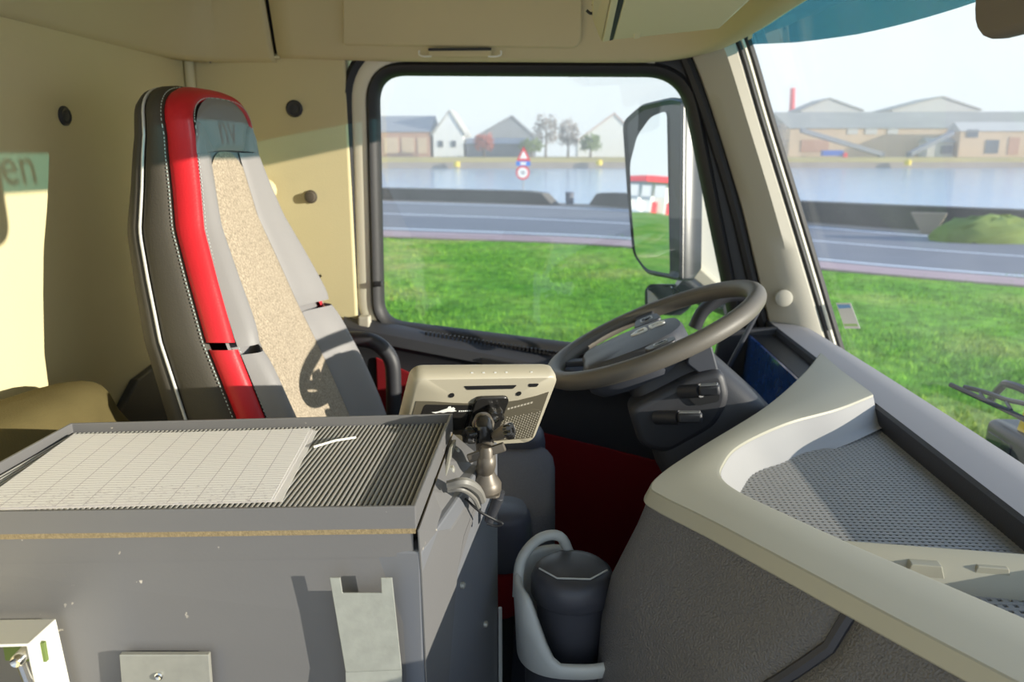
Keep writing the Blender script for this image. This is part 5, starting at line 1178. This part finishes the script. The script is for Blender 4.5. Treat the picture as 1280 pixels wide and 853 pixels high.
# bare trees and shrubs behind the far bank
def tree(label, px, ybase, ytop, Yd, wpx, m, seed):
    r_ = random.Random(seed); a, c = FB(px, ybase, Yd), FB(px, ytop, Yd); a.z = GZ + 2.25; H = c.z - a.z; W = wpx * Yd / F / 2
    t = thing('bare_tree', label, 'tree', a, 'trees across the canal'); b = MB(); b.tube([a, a + V((0.1, 0, H * 0.5))], [0.35, 0.2], 8); b.build('trunk', 'bark', t)
    b = MB()
    for _ in range(420):
        th = r_.uniform(0, 2 * math.pi); ph = r_.uniform(-0.7, 1.0); rr = r_.uniform(0.2, 1) ** 0.5
        p = a + V((W * rr * math.cos(th) * math.cos(ph), W * rr * math.sin(th) * math.cos(ph), H * 0.55 + H * 0.45 * rr * math.sin(ph)))
        d = V((r_.gauss(0, 1), r_.gauss(0, 1), r_.gauss(0.4, 1))).normalized() * r_.uniform(0.5, 1.3); u = d.orthogonal().normalized() * 0.22
        b.add([p - u, p + u, p + d + u * 0.3, p + d - u * 0.3, p + d.cross(u).normalized() * 0.25], [(0, 1, 2, 3), (0, 4, 2)])
    o = b.build('crown', m, t); o['kind'] = 'stuff'
tree('reddish autumn shrub in front of the low shed', 605, 194, 166, 226, 24, 'autumn_red', 1)
tree('tall hazy bare tree right of the slate hall', 682, 194, 138, 236, 30, 'twig', 2)
tree('hazy bare tree between the tall tree and the pink hall', 710, 194, 146, 229, 26, 'twig', 3)
tree('low bare shrub by the pink hall', 738, 194, 166, 226, 26, 'bush_green', 4)
tree('small olive shrub behind the road sign', 664, 194, 172, 226, 28, 'bush_green', 5)
tree('bare tree close beside the windscreen pillar across the canal', 962, 196, 150, 240, 40, 'twig', 6)
# filling station far behind the truck, seen in the door mirror
hx = rdir.normalized(); hx.z = 0; hx.normalize()
def MP(px, py, dist):
    """where a mirror pixel looks, at a distance"""
    d = ray(px, py); p = d * (gc.dot(mn) / d.dot(mn)); r = (d - mn * 2 * d.dot(mn)).normalized(); return p + r * dist
fs_a, fs_b = MP(784, 197, 150), MP(845, 210, 120); 
fs = thing('filling_station', 'red canopied filling station reflected in the door mirror', 'filling station', V(((fs_a.x + fs_b.x) / 2, (fs_a.y + fs_b.y) / 2, GZ)))
ax = (fs_b - fs_a); ax.z = 0; ln = ax.length; ax.normalize(); sd_ = V((-ax.y, ax.x, 0)); zt = max(fs_a.z, fs_b.z)
mid_ = (fs_a + fs_b) / 2; mid_.z = 0
R = Matrix((ax, sd_, V((0, 0, 1)))).transposed()
b = MB(); b.box(V((mid_.x, mid_.y, 2.6)), (ln * 1.05, 9, 0.9), R); b.build('canopy', 'sign_red', fs, bevel=0.05)
b = MB(); b.box(V((mid_.x, mid_.y, 2.1)), (ln * 1.0, 8.4, 0.15), R); b.build('soffit', 'roof_pale', fs)
for t_ in (-0.38, -0.12, 0.14, 0.4):
    c = mid_ + ax * ln * t_; b = MB(); b.box(V((c.x, c.y, (2.1 + GZ) / 2)), (0.5, 0.5, 2.1 - GZ), R); b.build('column', 'render_white', fs)
    b = MB(); b.box(V((c.x, c.y, GZ + 0.9)) + ax * 1.6, (0.9, 0.7, 1.8), R); b.build('pump', 'sign_white' if t_ < 0 else 'sign_red', fs, bevel=0.05)
b = MB(); b.box(V((mid_.x, mid_.y, GZ + 1.3)) - hx * -8, (ln * 1.1, 3, 2.6), R); b.build('shop', 'render_white', fs)
# ---- thin mist lying over the canal and the far bank
m = bpy.data.materials.new('mist'); m.use_nodes = True; t = m.node_tree; t.nodes.clear()
o_ = t.nodes.new('ShaderNodeOutputMaterial'); vs_ = t.nodes.new('ShaderNodeVolumeScatter'); vs_.inputs['Density'].default_value = 0.0016; vs_.inputs['Color'].default_value = (0.95, 0.98, 1.0, 1)
t.links.new(vs_.outputs[0], o_.inputs['Volume'])
b = MB(); b.box((40, 215, 12), (700, 290, 40)); o = b.build('mist', m); tag(o, 'thin pale mist over the canal and far bank', 'mist', kind='stuff')
